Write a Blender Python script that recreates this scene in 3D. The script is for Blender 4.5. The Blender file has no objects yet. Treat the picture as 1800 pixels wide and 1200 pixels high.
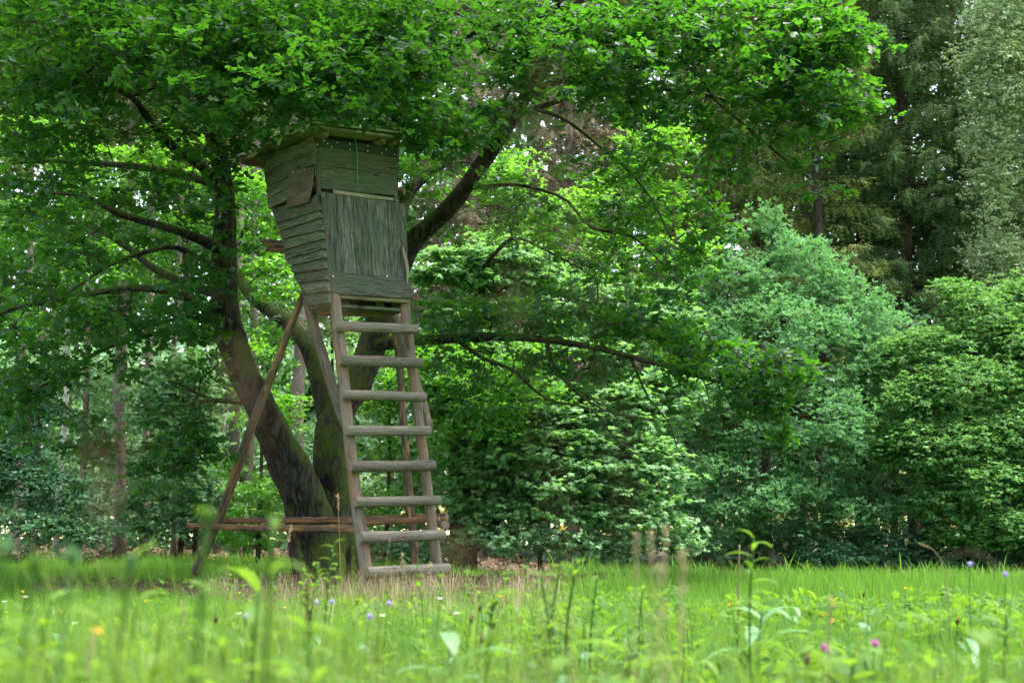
import bpy, math, random
import numpy as np
from mathutils import Vector, Matrix, noise

# ------------------------------------------------------------------ camera, sky, sun, exposure
S = bpy.context.scene
F = 2500.0                      # focal length in pixels of the 1800 px wide photograph
CAMZ = 0.8
TH = math.atan(305 / F)
cd = bpy.data.cameras.new("camera"); cam = bpy.data.objects.new("camera", cd)
S.collection.objects.link(cam); S.camera = cam
cam.location = (0, 0, CAMZ); cam.rotation_euler = (math.pi / 2 + TH, 0, 0)
cd.sensor_width = 36; cd.lens = 50; cd.clip_start = 0.05; cd.clip_end = 3000
cd.dof.use_dof = True; cd.dof.focus_distance = 15.2; cd.dof.aperture_fstop = 2.8

SUN_EL, SUN_AZ = math.radians(72), math.radians(80)    # azimuth: compass style, from +Y clockwise
W = bpy.data.worlds.new("World"); S.world = W; W.use_nodes = True
wn = W.node_tree; bg = wn.nodes["Background"]
sky = wn.nodes.new("ShaderNodeTexSky"); sky.sky_type = 'NISHITA'; sky.sun_disc = False
sky.sun_elevation = SUN_EL; sky.sun_rotation = SUN_AZ; sky.air_density = 1.0; sky.dust_density = 3.0; sky.ozone_density = 1.0
hsv = wn.nodes.new('ShaderNodeHueSaturation'); hsv.inputs['Saturation'].default_value = .55   # thin high cloud: paler sky
wn.links.new(sky.outputs[0], hsv.inputs['Color']); wn.links.new(hsv.outputs[0], bg.inputs[0]); bg.inputs[1].default_value = 0.15
ld = bpy.data.lights.new("sun", 'SUN'); ld.energy = 2.8; ld.angle = math.radians(16); ld.color = (1.0, 0.97, 0.92)
sun = bpy.data.objects.new("sun", ld); S.collection.objects.link(sun)
sd = Vector((math.sin(SUN_AZ) * math.cos(SUN_EL), math.cos(SUN_AZ) * math.cos(SUN_EL), math.sin(SUN_EL)))
sun.rotation_euler = sd.to_track_quat('Z', 'Y').to_euler(); sun.location = (0, 0, 30)
S.view_settings.view_transform = 'Standard'; S.view_settings.look = 'None'
S.view_settings.exposure = 2.15; S.view_settings.gamma = 1; S.view_settings.use_curve_mapping = False
S.render.engine = 'CYCLES'
S.cycles.use_denoising = True
S.cycles.max_bounces = 7; S.cycles.diffuse_bounces = 4; S.cycles.glossy_bounces = 2; S.cycles.transmission_bounces = 4
S.cycles.sample_clamp_indirect = 6

RG = np.random.default_rng(7)
random.seed(7)
C = S.collection

# ------------------------------------------------------------------ helpers
def P(px, py, Y):
    u = (px - 900) / F; v = (600 - py) / F
    dy = math.cos(TH) - v * math.sin(TH); dz = math.sin(TH) + v * math.cos(TH)
    return np.array([u / dy * Y, Y, CAMZ + dz / dy * Y])

def gz(x, y):
    x = np.asarray(x, float); y = np.asarray(y, float)
    z = 0.035 * np.sin(x * .7 + 1.3) * np.sin(y * .5) + 0.02 * np.sin(x * 1.9 + y * 1.1)
    z = z + 0.05 * np.clip((y - 15) / 4, 0, 1) * np.clip((-x) / 3, 0, 1)
    z = z - 0.34 * np.clip((y - 16) / 5, 0, 1) * np.clip((x + 1.5) / 3, 0, 1)
    return z * np.clip((60 - y) / 20, 0, 1)

def norm(a): return a / np.maximum(np.linalg.norm(a, axis=-1, keepdims=True), 1e-9)

def props(o, label=None, cat=None, group=None, kind=None):
    if label: o['label'] = label
    if cat: o['category'] = cat
    if group: o['group'] = group
    if kind: o['kind'] = kind
    return o

def empty(name, loc, label, cat, group=None):
    o = bpy.data.objects.new(name, None); C.objects.link(o); o.location = [float(v) for v in loc]
    o.empty_display_size = .2
    return props(o, label, cat, group)

def mesh_data(name, V, T, mat=None, rnd=None, smooth=False, uv=None):
    V = np.asarray(V, np.float32); m = bpy.data.meshes.new(name)
    if isinstance(T, np.ndarray):
        k = T.shape[1]; n = len(T)
        m.vertices.add(len(V)); m.vertices.foreach_set('co', V.ravel())
        m.loops.add(n * k); m.loops.foreach_set('vertex_index', T.astype(np.int32).ravel())
        m.polygons.add(n); m.polygons.foreach_set('loop_start', np.arange(0, n * k, k, dtype=np.int32))
        m.polygons.foreach_set('loop_total', np.full(n, k, np.int32))
        m.polygons.foreach_set('use_smooth', np.full(n, smooth, bool))
        m.update(calc_edges=True)
    else:
        m.from_pydata([tuple(map(float, v)) for v in V], [], T); m.update()
        m.polygons.foreach_set('use_smooth', np.full(len(m.polygons), smooth, bool))
    if rnd is not None:
        a = m.attributes.new('rnd', 'FLOAT', 'POINT'); a.data.foreach_set('value', np.asarray(rnd, np.float32))
    if uv is not None:
        l = m.uv_layers.new(name='UVMap'); vi = np.zeros(len(m.loops), np.int32); m.loops.foreach_get('vertex_index', vi)
        l.data.foreach_set('uv', np.asarray(uv, np.float32)[vi].ravel())
    if mat: m.materials.append(mat)
    return m

def obj(name, V, T, mat, parent=None, rnd=None, smooth=False, uv=None, kind=None, label=None, cat=None, group=None):
    V = np.asarray(V, float)
    off = np.zeros(3)
    if parent is not None:
        q = parent
        while q is not None: off = off + np.array(q.location); q = q.parent
    o = bpy.data.objects.new(name, mesh_data(name, V - off, T, mat, rnd, smooth, uv)); C.objects.link(o)
    if parent is not None: o.parent = parent
    return props(o, label, cat, group, kind)

class Geo:
    """collects pieces into one mesh"""
    def __init__(s): s.v = []; s.t = []; s.r = []; s.n = 0
    def add(s, V, T, r=0.5):
        V = np.asarray(V, float); T = np.asarray(T)
        if T.ndim == 2 and T.shape[1] == 4: T = np.concatenate([T[:, [0, 1, 2]], T[:, [0, 2, 3]]])
        s.v.append(V); s.t.append(T + s.n); s.n += len(V)
        s.r.append(np.full(len(V), r) if np.isscalar(r) else r)
    def obj(s, name, mat, parent=None, **k):
        return obj(name, np.concatenate(s.v), np.concatenate(s.t), mat, parent, rnd=np.concatenate(s.r), **k)

def smooth_path(pts, rads, step):
    pts = np.asarray(pts, float); rads = np.asarray(rads, float)
    d = np.linalg.norm(np.diff(pts, axis=0), axis=1); out = []; ro = []
    n = len(pts)
    for i in range(n - 1):
        p0 = pts[max(i - 1, 0)]; p1 = pts[i]; p2 = pts[i + 1]; p3 = pts[min(i + 2, n - 1)]
        k = max(1, int(round(d[i] / step)))
        for j in range(k):
            t = j / k
            out.append(.5 * ((2 * p1) + (-p0 + p2) * t + (2 * p0 - 5 * p1 + 4 * p2 - p3) * t * t + (-p0 + 3 * p1 - 3 * p2 + p3) * t ** 3))
            ro.append(rads[i] * (1 - t) + rads[i + 1] * t)
    out.append(pts[-1]); ro.append(rads[-1])
    return np.array(out), np.array(ro)

def tube_geo(pts, rads, sides=10, rough=0.0, seed=0, caps=True, freq=3.0):
    pts = np.asarray(pts, float); n = len(pts)
    tan = norm(np.gradient(pts, axis=0)); a = np.array([0, 0, 1.0]) if abs(tan[0][2]) < .8 else np.array([1.0, 0, 0])
    side = norm(np.cross(tan[0], a)); V = []; uv = []; L = 0
    for i in range(n):
        side = norm(side - tan[i] * side.dot(tan[i])); b = np.cross(tan[i], side)
        if i: L += np.linalg.norm(pts[i] - pts[i - 1])
        for k in range(sides):
            an = 2 * math.pi * k / sides; dv = side * math.cos(an) + b * math.sin(an); r = rads[i]
            if rough:
                q = pts[i] * freq + dv * 1.3
                r *= 1 + rough * (noise.noise(Vector(q) + Vector((seed, 0, 0))) + .5 * noise.noise(Vector(q * 3.1)))
            V.append(pts[i] + dv * r); uv.append((L, k / sides))
    T = []
    for i in range(n - 1):
        for k in range(sides):
            T.append((i * sides + k, i * sides + (k + 1) % sides, (i + 1) * sides + (k + 1) % sides, (i + 1) * sides + k))
    if caps:
        T.append(tuple(range(sides))[::-1]); T.append(tuple((n - 1) * sides + k for k in range(sides)))
    return np.array(V), T, np.array(uv)

def tube(name, pts, rads, mat, parent=None, sides=10, rough=.0, step=.15, seed=0, caps=True, capmat=None, **k):
    p, r = smooth_path(pts, rads, step)
    V, T, uv = tube_geo(p, r, sides, rough, seed, caps)
    o = obj(name, V, T, mat, parent, smooth=True, uv=uv, **k)
    if caps:
        me = o.data
        for f in (-1, -2):
            me.polygons[f].use_smooth = False
        if capmat:
            me.materials.append(capmat); me.polygons[-1].material_index = 1; me.polygons[-2].material_index = 1
    return o

# ------------------------------------------------------------------ materials
def new_mat(name):
    m = bpy.data.materials.new(name); m.use_nodes = True; nt = m.node_tree
    b = nt.nodes['Principled BSDF']; return m, nt, b
def N(nt, t, **k):
    n = nt.nodes.new('ShaderNode' + t)
    for a, v in k.items(): setattr(n, a, v)
    return n
def mixc(nt, fac, a, b):
    m = N(nt, 'Mix', data_type='RGBA'); L = nt.links
    for s, v in ((0, fac), (6, a), (7, b)):
        if hasattr(v, 'links'): L.new(v, m.inputs[s])
        else: m.inputs[s].default_value = v if s == 0 else (*v, 1)
    return m.outputs[2]
def ramp(nt, fac, stops):
    r = N(nt, 'ValToRGB'); nt.links.new(fac, r.inputs[0]); e = r.color_ramp.elements
    while len(e) < len(stops): e.new(.5)
    for q, (p, c) in zip(e, stops):
        q.position = p; q.color = (*c, 1) if not np.isscalar(c) else (c, c, c, 1)
    return r.outputs[0]
def noise_n(nt, vec, scale, detail=4, rough=.6):
    n = N(nt, 'TexNoise'); n.inputs['Scale'].default_value = scale; n.inputs['Detail'].default_value = detail
    n.inputs['Roughness'].default_value = rough
    if vec is not None: nt.links.new(vec, n.inputs['Vector'])
    return n.outputs['Fac']
def mapping(nt, vec, sc):
    m = N(nt, 'Mapping'); m.inputs['Scale'].default_value = sc; nt.links.new(vec, m.inputs[0]); return m.outputs[0]
def bump(nt, h, b, strength=.5, dist=.01):
    n = N(nt, 'Bump'); n.inputs['Strength'].default_value = strength; n.inputs['Distance'].default_value = dist
    nt.links.new(h, n.inputs['Height']); nt.links.new(n.outputs[0], b.inputs['Normal'])

def leaf_mat(name, dark, light, trans, tw=.35, rough=.5, spec=.35, wn_scale=1.2, dead=None):
    m, nt, b = new_mat(name); L = nt.links
    at = N(nt, 'Attribute', attribute_name='rnd'); geo = N(nt, 'NewGeometry')
    ns = noise_n(nt, geo.outputs['Position'], wn_scale, 2)
    ad = N(nt, 'Math', operation='MULTIPLY_ADD'); L.new(ns, ad.inputs[0]); ad.inputs[1].default_value = .9; ad.inputs[2].default_value = -.45
    a2 = N(nt, 'Math', operation='ADD', use_clamp=True); L.new(at.outputs['Fac'], a2.inputs[0]); L.new(ad.outputs[0], a2.inputs[1])
    stops = [(0, dark), (.9 if dead else 1, light)]
    if dead: stops += [(.975, light), (1.0, dead)]
    if dead:
        base = mixc(nt, a2.outputs[0], dark, light)
        gt = N(nt, 'Math', operation='GREATER_THAN'); L.new(at.outputs['Fac'], gt.inputs[0]); gt.inputs[1].default_value = .992
        base = mixc(nt, gt.outputs[0], base, dead)
    else:
        base = mixc(nt, a2.outputs[0], dark, light)
    L.new(base, b.inputs['Base Color']); b.inputs['Roughness'].default_value = rough; b.inputs['Specular IOR Level'].default_value = spec
    tr = N(nt, 'BsdfTranslucent'); L.new(mixc(nt, a2.outputs[0], [c * .75 for c in trans], trans), tr.inputs[0])
    mx = N(nt, 'MixShader'); mx.inputs[0].default_value = tw
    L.new(b.outputs[0], mx.inputs[1]); L.new(tr.outputs[0], mx.inputs[2]); L.new(mx.outputs[0], nt.nodes['Material Output'].inputs[0])
    return m

def bark_mat(name, dark, light, moss=None, moss_lo=.5, vs=9):
    m, nt, b = new_mat(name); L = nt.links
    tc = N(nt, 'TexCoord'); v = mapping(nt, tc.outputs['Object'], (1, 1, .3))
    vo = N(nt, 'TexVoronoi', feature='DISTANCE_TO_EDGE'); vo.inputs['Scale'].default_value = vs * 3.2; vo.inputs['Randomness'].default_value = 1
    wv = noise_n(nt, v, vs, 5)
    cmb = N(nt, 'Mix', data_type='VECTOR'); cmb.inputs[0].default_value = .25
    L.new(v, cmb.inputs[4]); L.new(wv, cmb.inputs[5]); L.new(cmb.outputs[1], vo.inputs['Vector'])
    h = ramp(nt, vo.outputs['Distance'], [(0, 0.0), (.25, 1.0)])
    n2 = noise_n(nt, v, vs * 3, 6, .7)
    hh = N(nt, 'Math', operation='MULTIPLY'); L.new(h, hh.inputs[0]); L.new(n2, hh.inputs[1])
    col = mixc(nt, ramp(nt, hh.outputs[0], [(.1, 0.0), (.6, 1.0)]), dark, light)
    pn = noise_n(nt, tc.outputs['Object'], 1.7, 4)
    col = mixc(nt, ramp(nt, pn, [(.45, 0.0), (.7, .6)]), col, [c * 1.5 for c in light])
    if moss:
        geo = N(nt, 'NewGeometry'); sp = N(nt, 'SeparateXYZ'); L.new(geo.outputs['Normal'], sp.inputs[0])
        sx = N(nt, 'Math', operation='MULTIPLY_ADD'); L.new(sp.outputs['Z'], sx.inputs[0]); sx.inputs[1].default_value = .35
        mn = noise_n(nt, tc.outputs['Object'], 2.2, 5); L.new(mn, sx.inputs[2])
        col = mixc(nt, ramp(nt, sx.outputs[0], [(moss_lo, 0.0), (moss_lo + .16, .9)]), col, moss)
    L.new(col, b.inputs['Base Color']); b.inputs['Roughness'].default_value = .95; b.inputs['Specular IOR Level'].default_value = .1
    bump(nt, hh.outputs[0], b, .9, .03)
    return m

def wood_mat(name, dark, light, green, gmix=.5, grain=40, orange=None, knots=True, cracks=.5):
    """weathered timber: grain runs along U"""
    m, nt, b = new_mat(name); L = nt.links
    uv = N(nt, 'UVMap'); oi = N(nt, 'ObjectInfo')
    off = N(nt, 'VectorMath', operation='ADD'); L.new(uv.outputs[0], off.inputs[0])
    sc = N(nt, 'VectorMath', operation='SCALE'); sc.inputs[3].default_value = 37.0
    cx = N(nt, 'CombineXYZ'); L.new(oi.outputs['Random'], cx.inputs[0]); L.new(oi.outputs['Random'], cx.inputs[2])
    L.new(cx.outputs[0], sc.inputs[0]); L.new(sc.outputs[0], off.inputs[1])
    wob = noise_n(nt, mapping(nt, off.outputs[0], (2.5, 8, 1)), 1.0, 3)
    wv = N(nt, 'VectorMath', operation='MULTIPLY_ADD'); cw = N(nt, 'CombineXYZ'); L.new(wob, cw.inputs[1])
    L.new(cw.outputs[0], wv.inputs[0]); wv.inputs[1].default_value = (0, .10, 0); L.new(off.outputs[0], wv.inputs[2])
    g = noise_n(nt, mapping(nt, wv.outputs[0], (2.2, grain, 1)), 2.0, 6, .7)
    col = mixc(nt, ramp(nt, g, [(.40, 0.0), (.60, 1.0)]), dark, [c * 1.25 for c in light])
    val = N(nt, 'Math', operation='MULTIPLY_ADD'); L.new(oi.outputs['Random'], val.inputs[0]); val.inputs[1].default_value = .45; val.inputs[2].default_value = .42
    hs = N(nt, 'HueSaturation'); L.new(val.outputs[0], hs.inputs['Value']); L.new(col, hs.inputs['Color']); col = hs.outputs[0]
    pn = noise_n(nt, mapping(nt, off.outputs[0], (1.2, 3.5, 1)), 2.0, 5, .65)
    col = mixc(nt, ramp(nt, pn, [(.42, 0.0), (.62, gmix)]), col, green)
    if orange:
        on = noise_n(nt, mapping(nt, off.outputs[0], (1.6, 2.2, 1)), 1.6, 3)
        col = mixc(nt, ramp(nt, on, [(.5, 0.0), (.58, .85)]), col, orange)
    if knots:
        vo = N(nt, 'TexVoronoi'); vo.inputs['Scale'].default_value = 1.0; L.new(mapping(nt, off.outputs[0], (2.6, 6, 1)), vo.inputs['Vector'])
        col = mixc(nt, ramp(nt, vo.outputs['Distance'], [(.06, .85), (.13, 0.0)]), col, [c * .35 for c in dark])
    st = noise_n(nt, mapping(nt, wv.outputs[0], (1.0, grain * 2.2, 1)), 2.2, 3, .5)
    col = mixc(nt, ramp(nt, st, [(.28, cracks), (.36, 0.0)]), col, [c * .25 for c in dark])
    L.new(col, b.inputs['Base Color']); b.inputs['Roughness'].default_value = .9; b.inputs['Specular IOR Level'].default_value = .15
    bump(nt, g, b, .6, .008)
    return m

def plain_mat(name, col, rough=.7, spec=.2, var=.25, scale=20, trans=None):
    m, nt, b = new_mat(name)
    tc = N(nt, 'TexCoord'); n = noise_n(nt, tc.outputs['Object'], scale, 4)
    c = mixc(nt, n, [x * (1 - var) for x in col], [min(1, x * (1 + var)) for x in col]); nt.links.new(c, b.inputs['Base Color'])
    b.inputs['Roughness'].default_value = rough; b.inputs['Specular IOR Level'].default_value = spec
    if trans:
        tr = N(nt, 'BsdfTranslucent'); tr.inputs[0].default_value = (*trans, 1); mx = N(nt, 'MixShader'); mx.inputs[0].default_value = .4
        nt.links.new(b.outputs[0], mx.inputs[1]); nt.links.new(tr.outputs[0], mx.inputs[2]); nt.links.new(mx.outputs[0], nt.nodes['Material Output'].inputs[0])
    return m

M = {}
M['oak'] = leaf_mat('oak_leaf', (0.007, 0.038, 0.013), (0.029, 0.093, 0.025), (0.098, 0.33, 0.014), .43, .50, .4)
M['maple'] = leaf_mat('maple_leaf', (0.07, 0.19, 0.085), (0.24, 0.41, 0.18), (0.26, 0.54, 0.1), .45, .6, .3)
M['young'] = leaf_mat('young_oak_leaf', (0.055, 0.175, 0.08), (0.185, 0.375, 0.16), (0.16, 0.4, 0.09), .45, .62, .2)
M['horn'] = leaf_mat('hornbeam_leaf', (0.05, 0.16, 0.05), (0.165, 0.325, 0.09), (0.19, 0.43, 0.06), .38, .6, .22)
M['birch'] = leaf_mat('birch_leaf', (0.24, 0.34, 0.16), (0.42, 0.52, 0.28), (0.3, 0.44, 0.16), .35, .6, .2)
M['under'] = leaf_mat('undergrowth_leaf', (0.11, 0.25, 0.13), (0.27, 0.44, 0.22), (0.26, 0.5, 0.12), .35, .6, .25)
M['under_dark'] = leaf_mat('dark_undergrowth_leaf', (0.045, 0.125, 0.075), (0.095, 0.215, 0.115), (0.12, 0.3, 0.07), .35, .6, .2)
M['bright'] = leaf_mat('bright_leaf', (0.045, 0.17, 0.025), (0.12, 0.31, 0.04), (0.27, 0.66, 0.03), .42, .5, .35)
M['spruce_y'] = leaf_mat('spruce_needles_olive', (0.09, 0.135, 0.036), (0.2, 0.24, 0.065), (0.15, 0.2, 0.04), .15, .8, .1)
M['spruce_d'] = leaf_mat('spruce_needles_dark', (0.045, 0.095, 0.034), (0.115, 0.18, 0.062), (0.09, 0.14, 0.04), .15, .8, .08)
M['spruce_b'] = leaf_mat('spruce_needles_dry', (0.15, 0.125, 0.08), (0.29, 0.24, 0.155), (0.14, 0.11, 0.06), .15, .8, .15)
M['far'] = leaf_mat('distant_leaf', (0.07, 0.19, 0.06), (0.16, 0.33, 0.09), (0.14, 0.33, 0.06), .25, .6, .2, .35)
M['far_pale'] = leaf_mat('sunlit_bush_leaf', (.30, .32, .12), (.50, .45, .20), (.3, .35, .1), .3, .6, .2, .35)  # far sunlight put into the pale yellow leaf colour
M['grass'] = leaf_mat('grass_blade', (0.04, 0.13, 0.018), (0.12, 0.235, 0.032), (0.18, 0.38, 0.028), .40, .6, .15, .8, dead=(.36, .30, .17))
M['grass2'] = leaf_mat('meadow_blade', (0.034, 0.095, 0.012), (0.12, 0.195, 0.026), (0.18, 0.31, 0.025), .40, .6, .15, .8, dead=(.38, .32, .18))
M['herb'] = leaf_mat('herb_leaf', (0.04, 0.115, 0.016), (0.125, 0.22, 0.032), (0.2, 0.38, 0.025), .45, .6, .2, 2.0)
M['herb_blue'] = leaf_mat('dock_leaf', (0.06, 0.16, 0.06), (0.125, 0.25, 0.1), (0.13, 0.3, 0.06), .35, .5, .4, 2.0)
M['straw'] = leaf_mat('straw', (0.27, 0.21, 0.12), (0.46, 0.385, 0.235), (0.3, 0.24, 0.12), .25, .7, .2, 3)
M['straw_red'] = leaf_mat('reddish_straw', (.20, .11, .07), (.34, .22, .14), (.2, .12, .07), .2, .8, .2, 3)
M['dead'] = plain_mat('withered_seedhead', (.075, .045, .028), .9, .1)
M['deadleaf'] = leaf_mat('dead_leaf', (.075, .048, .032), (.21, .135, .088), (.10, .05, .02), .1, .8, .2, 4)
M['rust_leaf'] = plain_mat('rusty_leaf', (.45, .17, .05), .7, .2, .3, 30, (.5, .2, .05))
M['orange_leaf'] = plain_mat('orange_leaf', (.55, .30, .03), .7, .2, .4, 14, (.6, .35, .03))
M['yellow'] = plain_mat('yellow_petal', (.85, .55, .01), .5, .3, .1, 30, (.9, .6, .02))
M['white'] = plain_mat('white_petal', (.75, .75, .70), .6, .3, .1, 30, (.7, .7, .65))
M['lilac'] = plain_mat('lilac_petal', (.48, .40, .75), .6, .3, .2, 30, (.5, .4, .7))
M['pink'] = plain_mat('pink_petal', (.50, .16, .36), .6, .3, .3, 30, (.5, .2, .4))
M['oak_bark'] = bark_mat('oak_bark', (.011, .010, .009), (.058, .051, .042), (.055, .080, .016), .46, 5)
M['twig'] = plain_mat('twig_bark', (.042, .032, .026), .9, .1)
M['bark'] = bark_mat('brown_bark', (.03, .022, .017), (.09, .07, .055))
M['spruce_bark'] = bark_mat('spruce_bark', (.17, .135, .115), (.40, .32, .27), None, .5, 14)
M['birch_bark'] = bark_mat('birch_bark', (.22, .20, .18), (.62, .58, .52), None, .5, 5)
M['plank'] = wood_mat('weathered_plank', (0.058, 0.058, 0.038), (0.135, 0.135, 0.088), (0.06, 0.095, 0.046), 0.7, 30)
M['slab'] = wood_mat('slab_wood', (0.066, 0.06, 0.04), (0.18, 0.168, 0.118), (0.082, 0.105, 0.055), 0.55, 22, None, False)
M['door'] = wood_mat('door_wood', (0.035, 0.035, 0.029), (0.145, 0.143, 0.118), (0.048, 0.07, 0.034), 0.6, 34, None, False, .6)
M['door_edge'] = wood_mat('door_edge_wood', (0.13, 0.13, 0.1), (0.28, 0.27, 0.22), (0.12, 0.14, 0.09), 0.4, 30, None, False, .5)
M['strip'] = wood_mat('pale_strip', (.26, .25, .14), (.42, .40, .24), (.2, .24, .10), .3, 40, None, False, .3)
M['roofboard'] = wood_mat('roof_board', (0.14, 0.135, 0.075), (0.25, 0.24, 0.135), (0.13, 0.16, 0.07), 0.4, 34, None, False, .5)
M['rafter'] = wood_mat('rafter_wood', (.12, .09, .045), (.28, .22, .11), (.12, .13, .05), .3, 34, None, False, .4)
M['rung'] = wood_mat('rung_wood', (0.095, 0.086, 0.066), (0.215, 0.195, 0.155), (0.1, 0.105, 0.066), 0.45, 12, None, False, .6)
M['stile'] = wood_mat('stile_wood', (0.09, 0.074, 0.056), (0.265, 0.225, 0.175), (0.11, 0.115, 0.075), 0.3, 10, (.20, .120, .072), False, .8)
M['brace'] = wood_mat('brace_wood', (0.09, 0.074, 0.054), (0.235, 0.195, 0.14), (0.11, 0.11, 0.07), 0.35, 10, None, False, .5)
M['pole'] = wood_mat('bark_pole', (.070, .050, .036), (.19, .130, .085), (.07, .055, .035), .6, 12, (.30, .15, .06), False, .5)
M['poledark'] = wood_mat('brown_pole', (0.06, 0.05, 0.038), (0.15, 0.122, 0.092), (0.08, 0.085, 0.055), 0.4, 12, (.34, .18, .08), False, .5)
M['cut'] = plain_mat('cut_wood', (.20, .165, .11), .9, .1, .4, 30)
M['shutter'] = wood_mat('shutter_panel', (.100, .076, .056), (.145, .112, .084), (.10, .085, .055), .3, 8, None, False, .15)
M['felt_dark'] = plain_mat('dark_green_felt', (.035, .048, .034), .9, .1, .3, 12)
M['felt'] = plain_mat('mossy_roofing_felt', (.34, .34, .21), .85, .2, .35, 6)
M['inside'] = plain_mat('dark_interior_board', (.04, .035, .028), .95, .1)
M['nail'] = plain_mat('nail_head', (.75, .75, .72), .4, .5, .05)
M['cord'] = plain_mat('green_cord', (.02, .30, .14), .5, .3, .1)
M['soil'] = None

def ground_mat():
    m, nt, b = new_mat('ground'); L = nt.links; geo = N(nt, 'NewGeometry'); sp = N(nt, 'SeparateXYZ'); L.new(geo.outputs['Position'], sp.inputs[0])
    n = noise_n(nt, geo.outputs['Position'], 3.0, 6)
    gr = mixc(nt, n, (.06, .13, .022), (.11, .20, .035))
    lit = mixc(nt, noise_n(nt, geo.outputs['Position'], 9, 6, .8), (.035, .030, .018), (.11, .085, .05))
    straw = mixc(nt, n, (.40, .34, .17), (.58, .50, .27))
    n3 = noise_n(nt, geo.outputs['Position'], .8, 3)
    yy = N(nt, 'Math', operation='MULTIPLY_ADD'); L.new(n3, yy.inputs[0]); yy.inputs[1].default_value = 3; L.new(sp.outputs['Y'], yy.inputs[2])
    def step(a, c):
        r = N(nt, 'MapRange'); L.new(yy.outputs[0], r.inputs[0]); r.inputs[1].default_value = a; r.inputs[2].default_value = c; return r.outputs[0]
    col = mixc(nt, step(22.5, 24.5), gr, lit); col = mixc(nt, step(46, 50), col, straw)
    L.new(col, b.inputs['Base Color']); b.inputs['Roughness'].default_value = .95; b.inputs['Specular IOR Level'].default_value = .1
    bump(nt, n, b, .6, .05); return m
def soil_mat():
    m, nt, b = new_mat('bare_soil'); L = nt.links; geo = N(nt, 'NewGeometry')
    n = noise_n(nt, geo.outputs['Position'], 14, 8, .75)
    col = mixc(nt, ramp(nt, n, [(.35, 0.0), (.65, 1.0)]), (.06, .040, .029), (.19, .125, .09)); L.new(col, b.inputs['Base Color'])
    b.inputs['Roughness'].default_value = .95; b.inputs['Specular IOR Level'].default_value = .1; bump(nt, n, b, 1, .05); return m

# ------------------------------------------------------------------ ground
def grid_sheet(name, xs, ys, zf, mat, **k):
    X, Y = np.meshgrid(xs, ys); Z = zf(X, Y); nx, ny = len(xs), len(ys)
    V = np.stack([X.ravel(), Y.ravel(), Z.ravel()], 1)
    i = np.arange(nx - 1)[None, :] + np.arange(ny - 1)[:, None] * nx
    T = np.stack([i, i + 1, i + nx + 1, i + nx], -1).reshape(-1, 4)
    return obj(name, V, T, mat, smooth=True, **k)
xs = np.concatenate([[-1500, -500, -150, -60, -30], np.arange(-18, 18.1, .5), [30, 60, 150, 500, 1500]])
ys = np.concatenate([[-300, -60, -20, -5], np.arange(0, 60, .5), [70, 100, 200, 600, 2000]])
grid_sheet('ground', xs, ys, gz, ground_mat(), kind='structure')
# bare strip of soil under and left of the stand
sx = np.linspace(-5.1, 1.3, 60); sv = np.linspace(0, 1, 14)
SXc = -1.9
def soil_edges(x):
    w = np.clip(1 - ((x - SXc) / 3.25) ** 2, 0, 1) ** .5
    near = 15.4 - 1.7 * w + .25 * np.sin(x * 3.1) + .12 * np.sin(x * 7.7)
    far = 15.6 + 1.5 * w * (x < 3) + .2 * np.sin(x * 2.3 + 1)
    return near, np.maximum(far, near + .02)
a, b_ = soil_edges(sx)
X = np.repeat(sx[:, None], 14, 1); Y = a[:, None] + (b_ - a)[:, None] * sv[None, :]
Z = gz(X, Y) + .006 + .11 * np.sin(np.pi * sv)[None, :] * (.6 + .4 * np.sin(X * 5) * np.sin(Y * 6))
i = np.arange(13)[None, :] + np.arange(59)[:, None] * 14
obj('bare_soil', np.stack([X.ravel(), Y.ravel(), Z.ravel()], 1), np.stack([i, i + 14, i + 15, i + 1], -1).reshape(-1, 4), soil_mat(), smooth=True, kind='structure')

# ------------------------------------------------------------------ leaf templates (x side, y along, z normal)
def T_oak():
    V = [(0, 0, 0), (0, .33, .02), (0, .66, .02), (0, 1, -.04)]; T = []
    for s in (1, -1):
        b = len(V); V += [(s * .17, .22, .02), (s * .06, .32, .02), (s * .29, .50, .035), (s * .08, .56, .03), (s * .30, .80, .03), (s * .10, .84, .01)]
        t = [(0, b, b + 1), (0, b + 1, 1), (1, b + 1, b + 2), (1, b + 2, b + 3), (1, b + 3, 2), (2, b + 3, b + 4), (2, b + 4, b + 5), (2, b + 5, 3)]
        T += t if s > 0 else [x[::-1] for x in t]
    return np.array(V, float), np.array(T)
def T_oak2():
    V = [(0, 0, 0), (0, .5, .02), (0, 1, -.04)]; T = []
    for s in (1, -1):
        b = len(V); V += [(s * .27, .42, .03), (s * .08, .50, .02), (s * .30, .80, .03)]
        t = [(0, b, b + 1), (0, b + 1, 1), (1, b + 1, b + 2), (1, b + 2, 2)]
        T += t if s > 0 else [x[::-1] for x in t]
    return np.array(V, float), np.array(T)
def T_lobed():   # small lobed leaf, 6 triangles
    V = [(0, 0, 0), (.22, .38, .03), (.30, .74, .03), (0, 1, -.03), (-.30, .74, .03), (-.22, .38, .03), (0, .55, 0)]
    return np.array(V, float), np.array([(0, 1, 6), (6, 2, 3), (6, 3, 4), (0, 6, 5)])
def T_oval():
    V = [(0, 0, 0), (.27, .4, .05), (0, 1, -.05), (-.27, .4, .05)]
    return np.array(V, float), np.array([(0, 1, 2), (0, 2, 3)])
def T_maple():
    V = [(0, 0, 0), (.42, .08, -.03), (.22, .36, .03), (.52, .62, -.03), (.18, .60, .03), (0, 1, -.06),
         (-.18, .60, .03), (-.52, .62, -.03), (-.22, .36, .03), (-.42, .08, -.03)]
    return np.array(V, float), np.array([(0, 1, 2), (0, 8, 9), (0, 3, 4), (0, 4, 6), (0, 6, 7), (4, 5, 6)])
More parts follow.
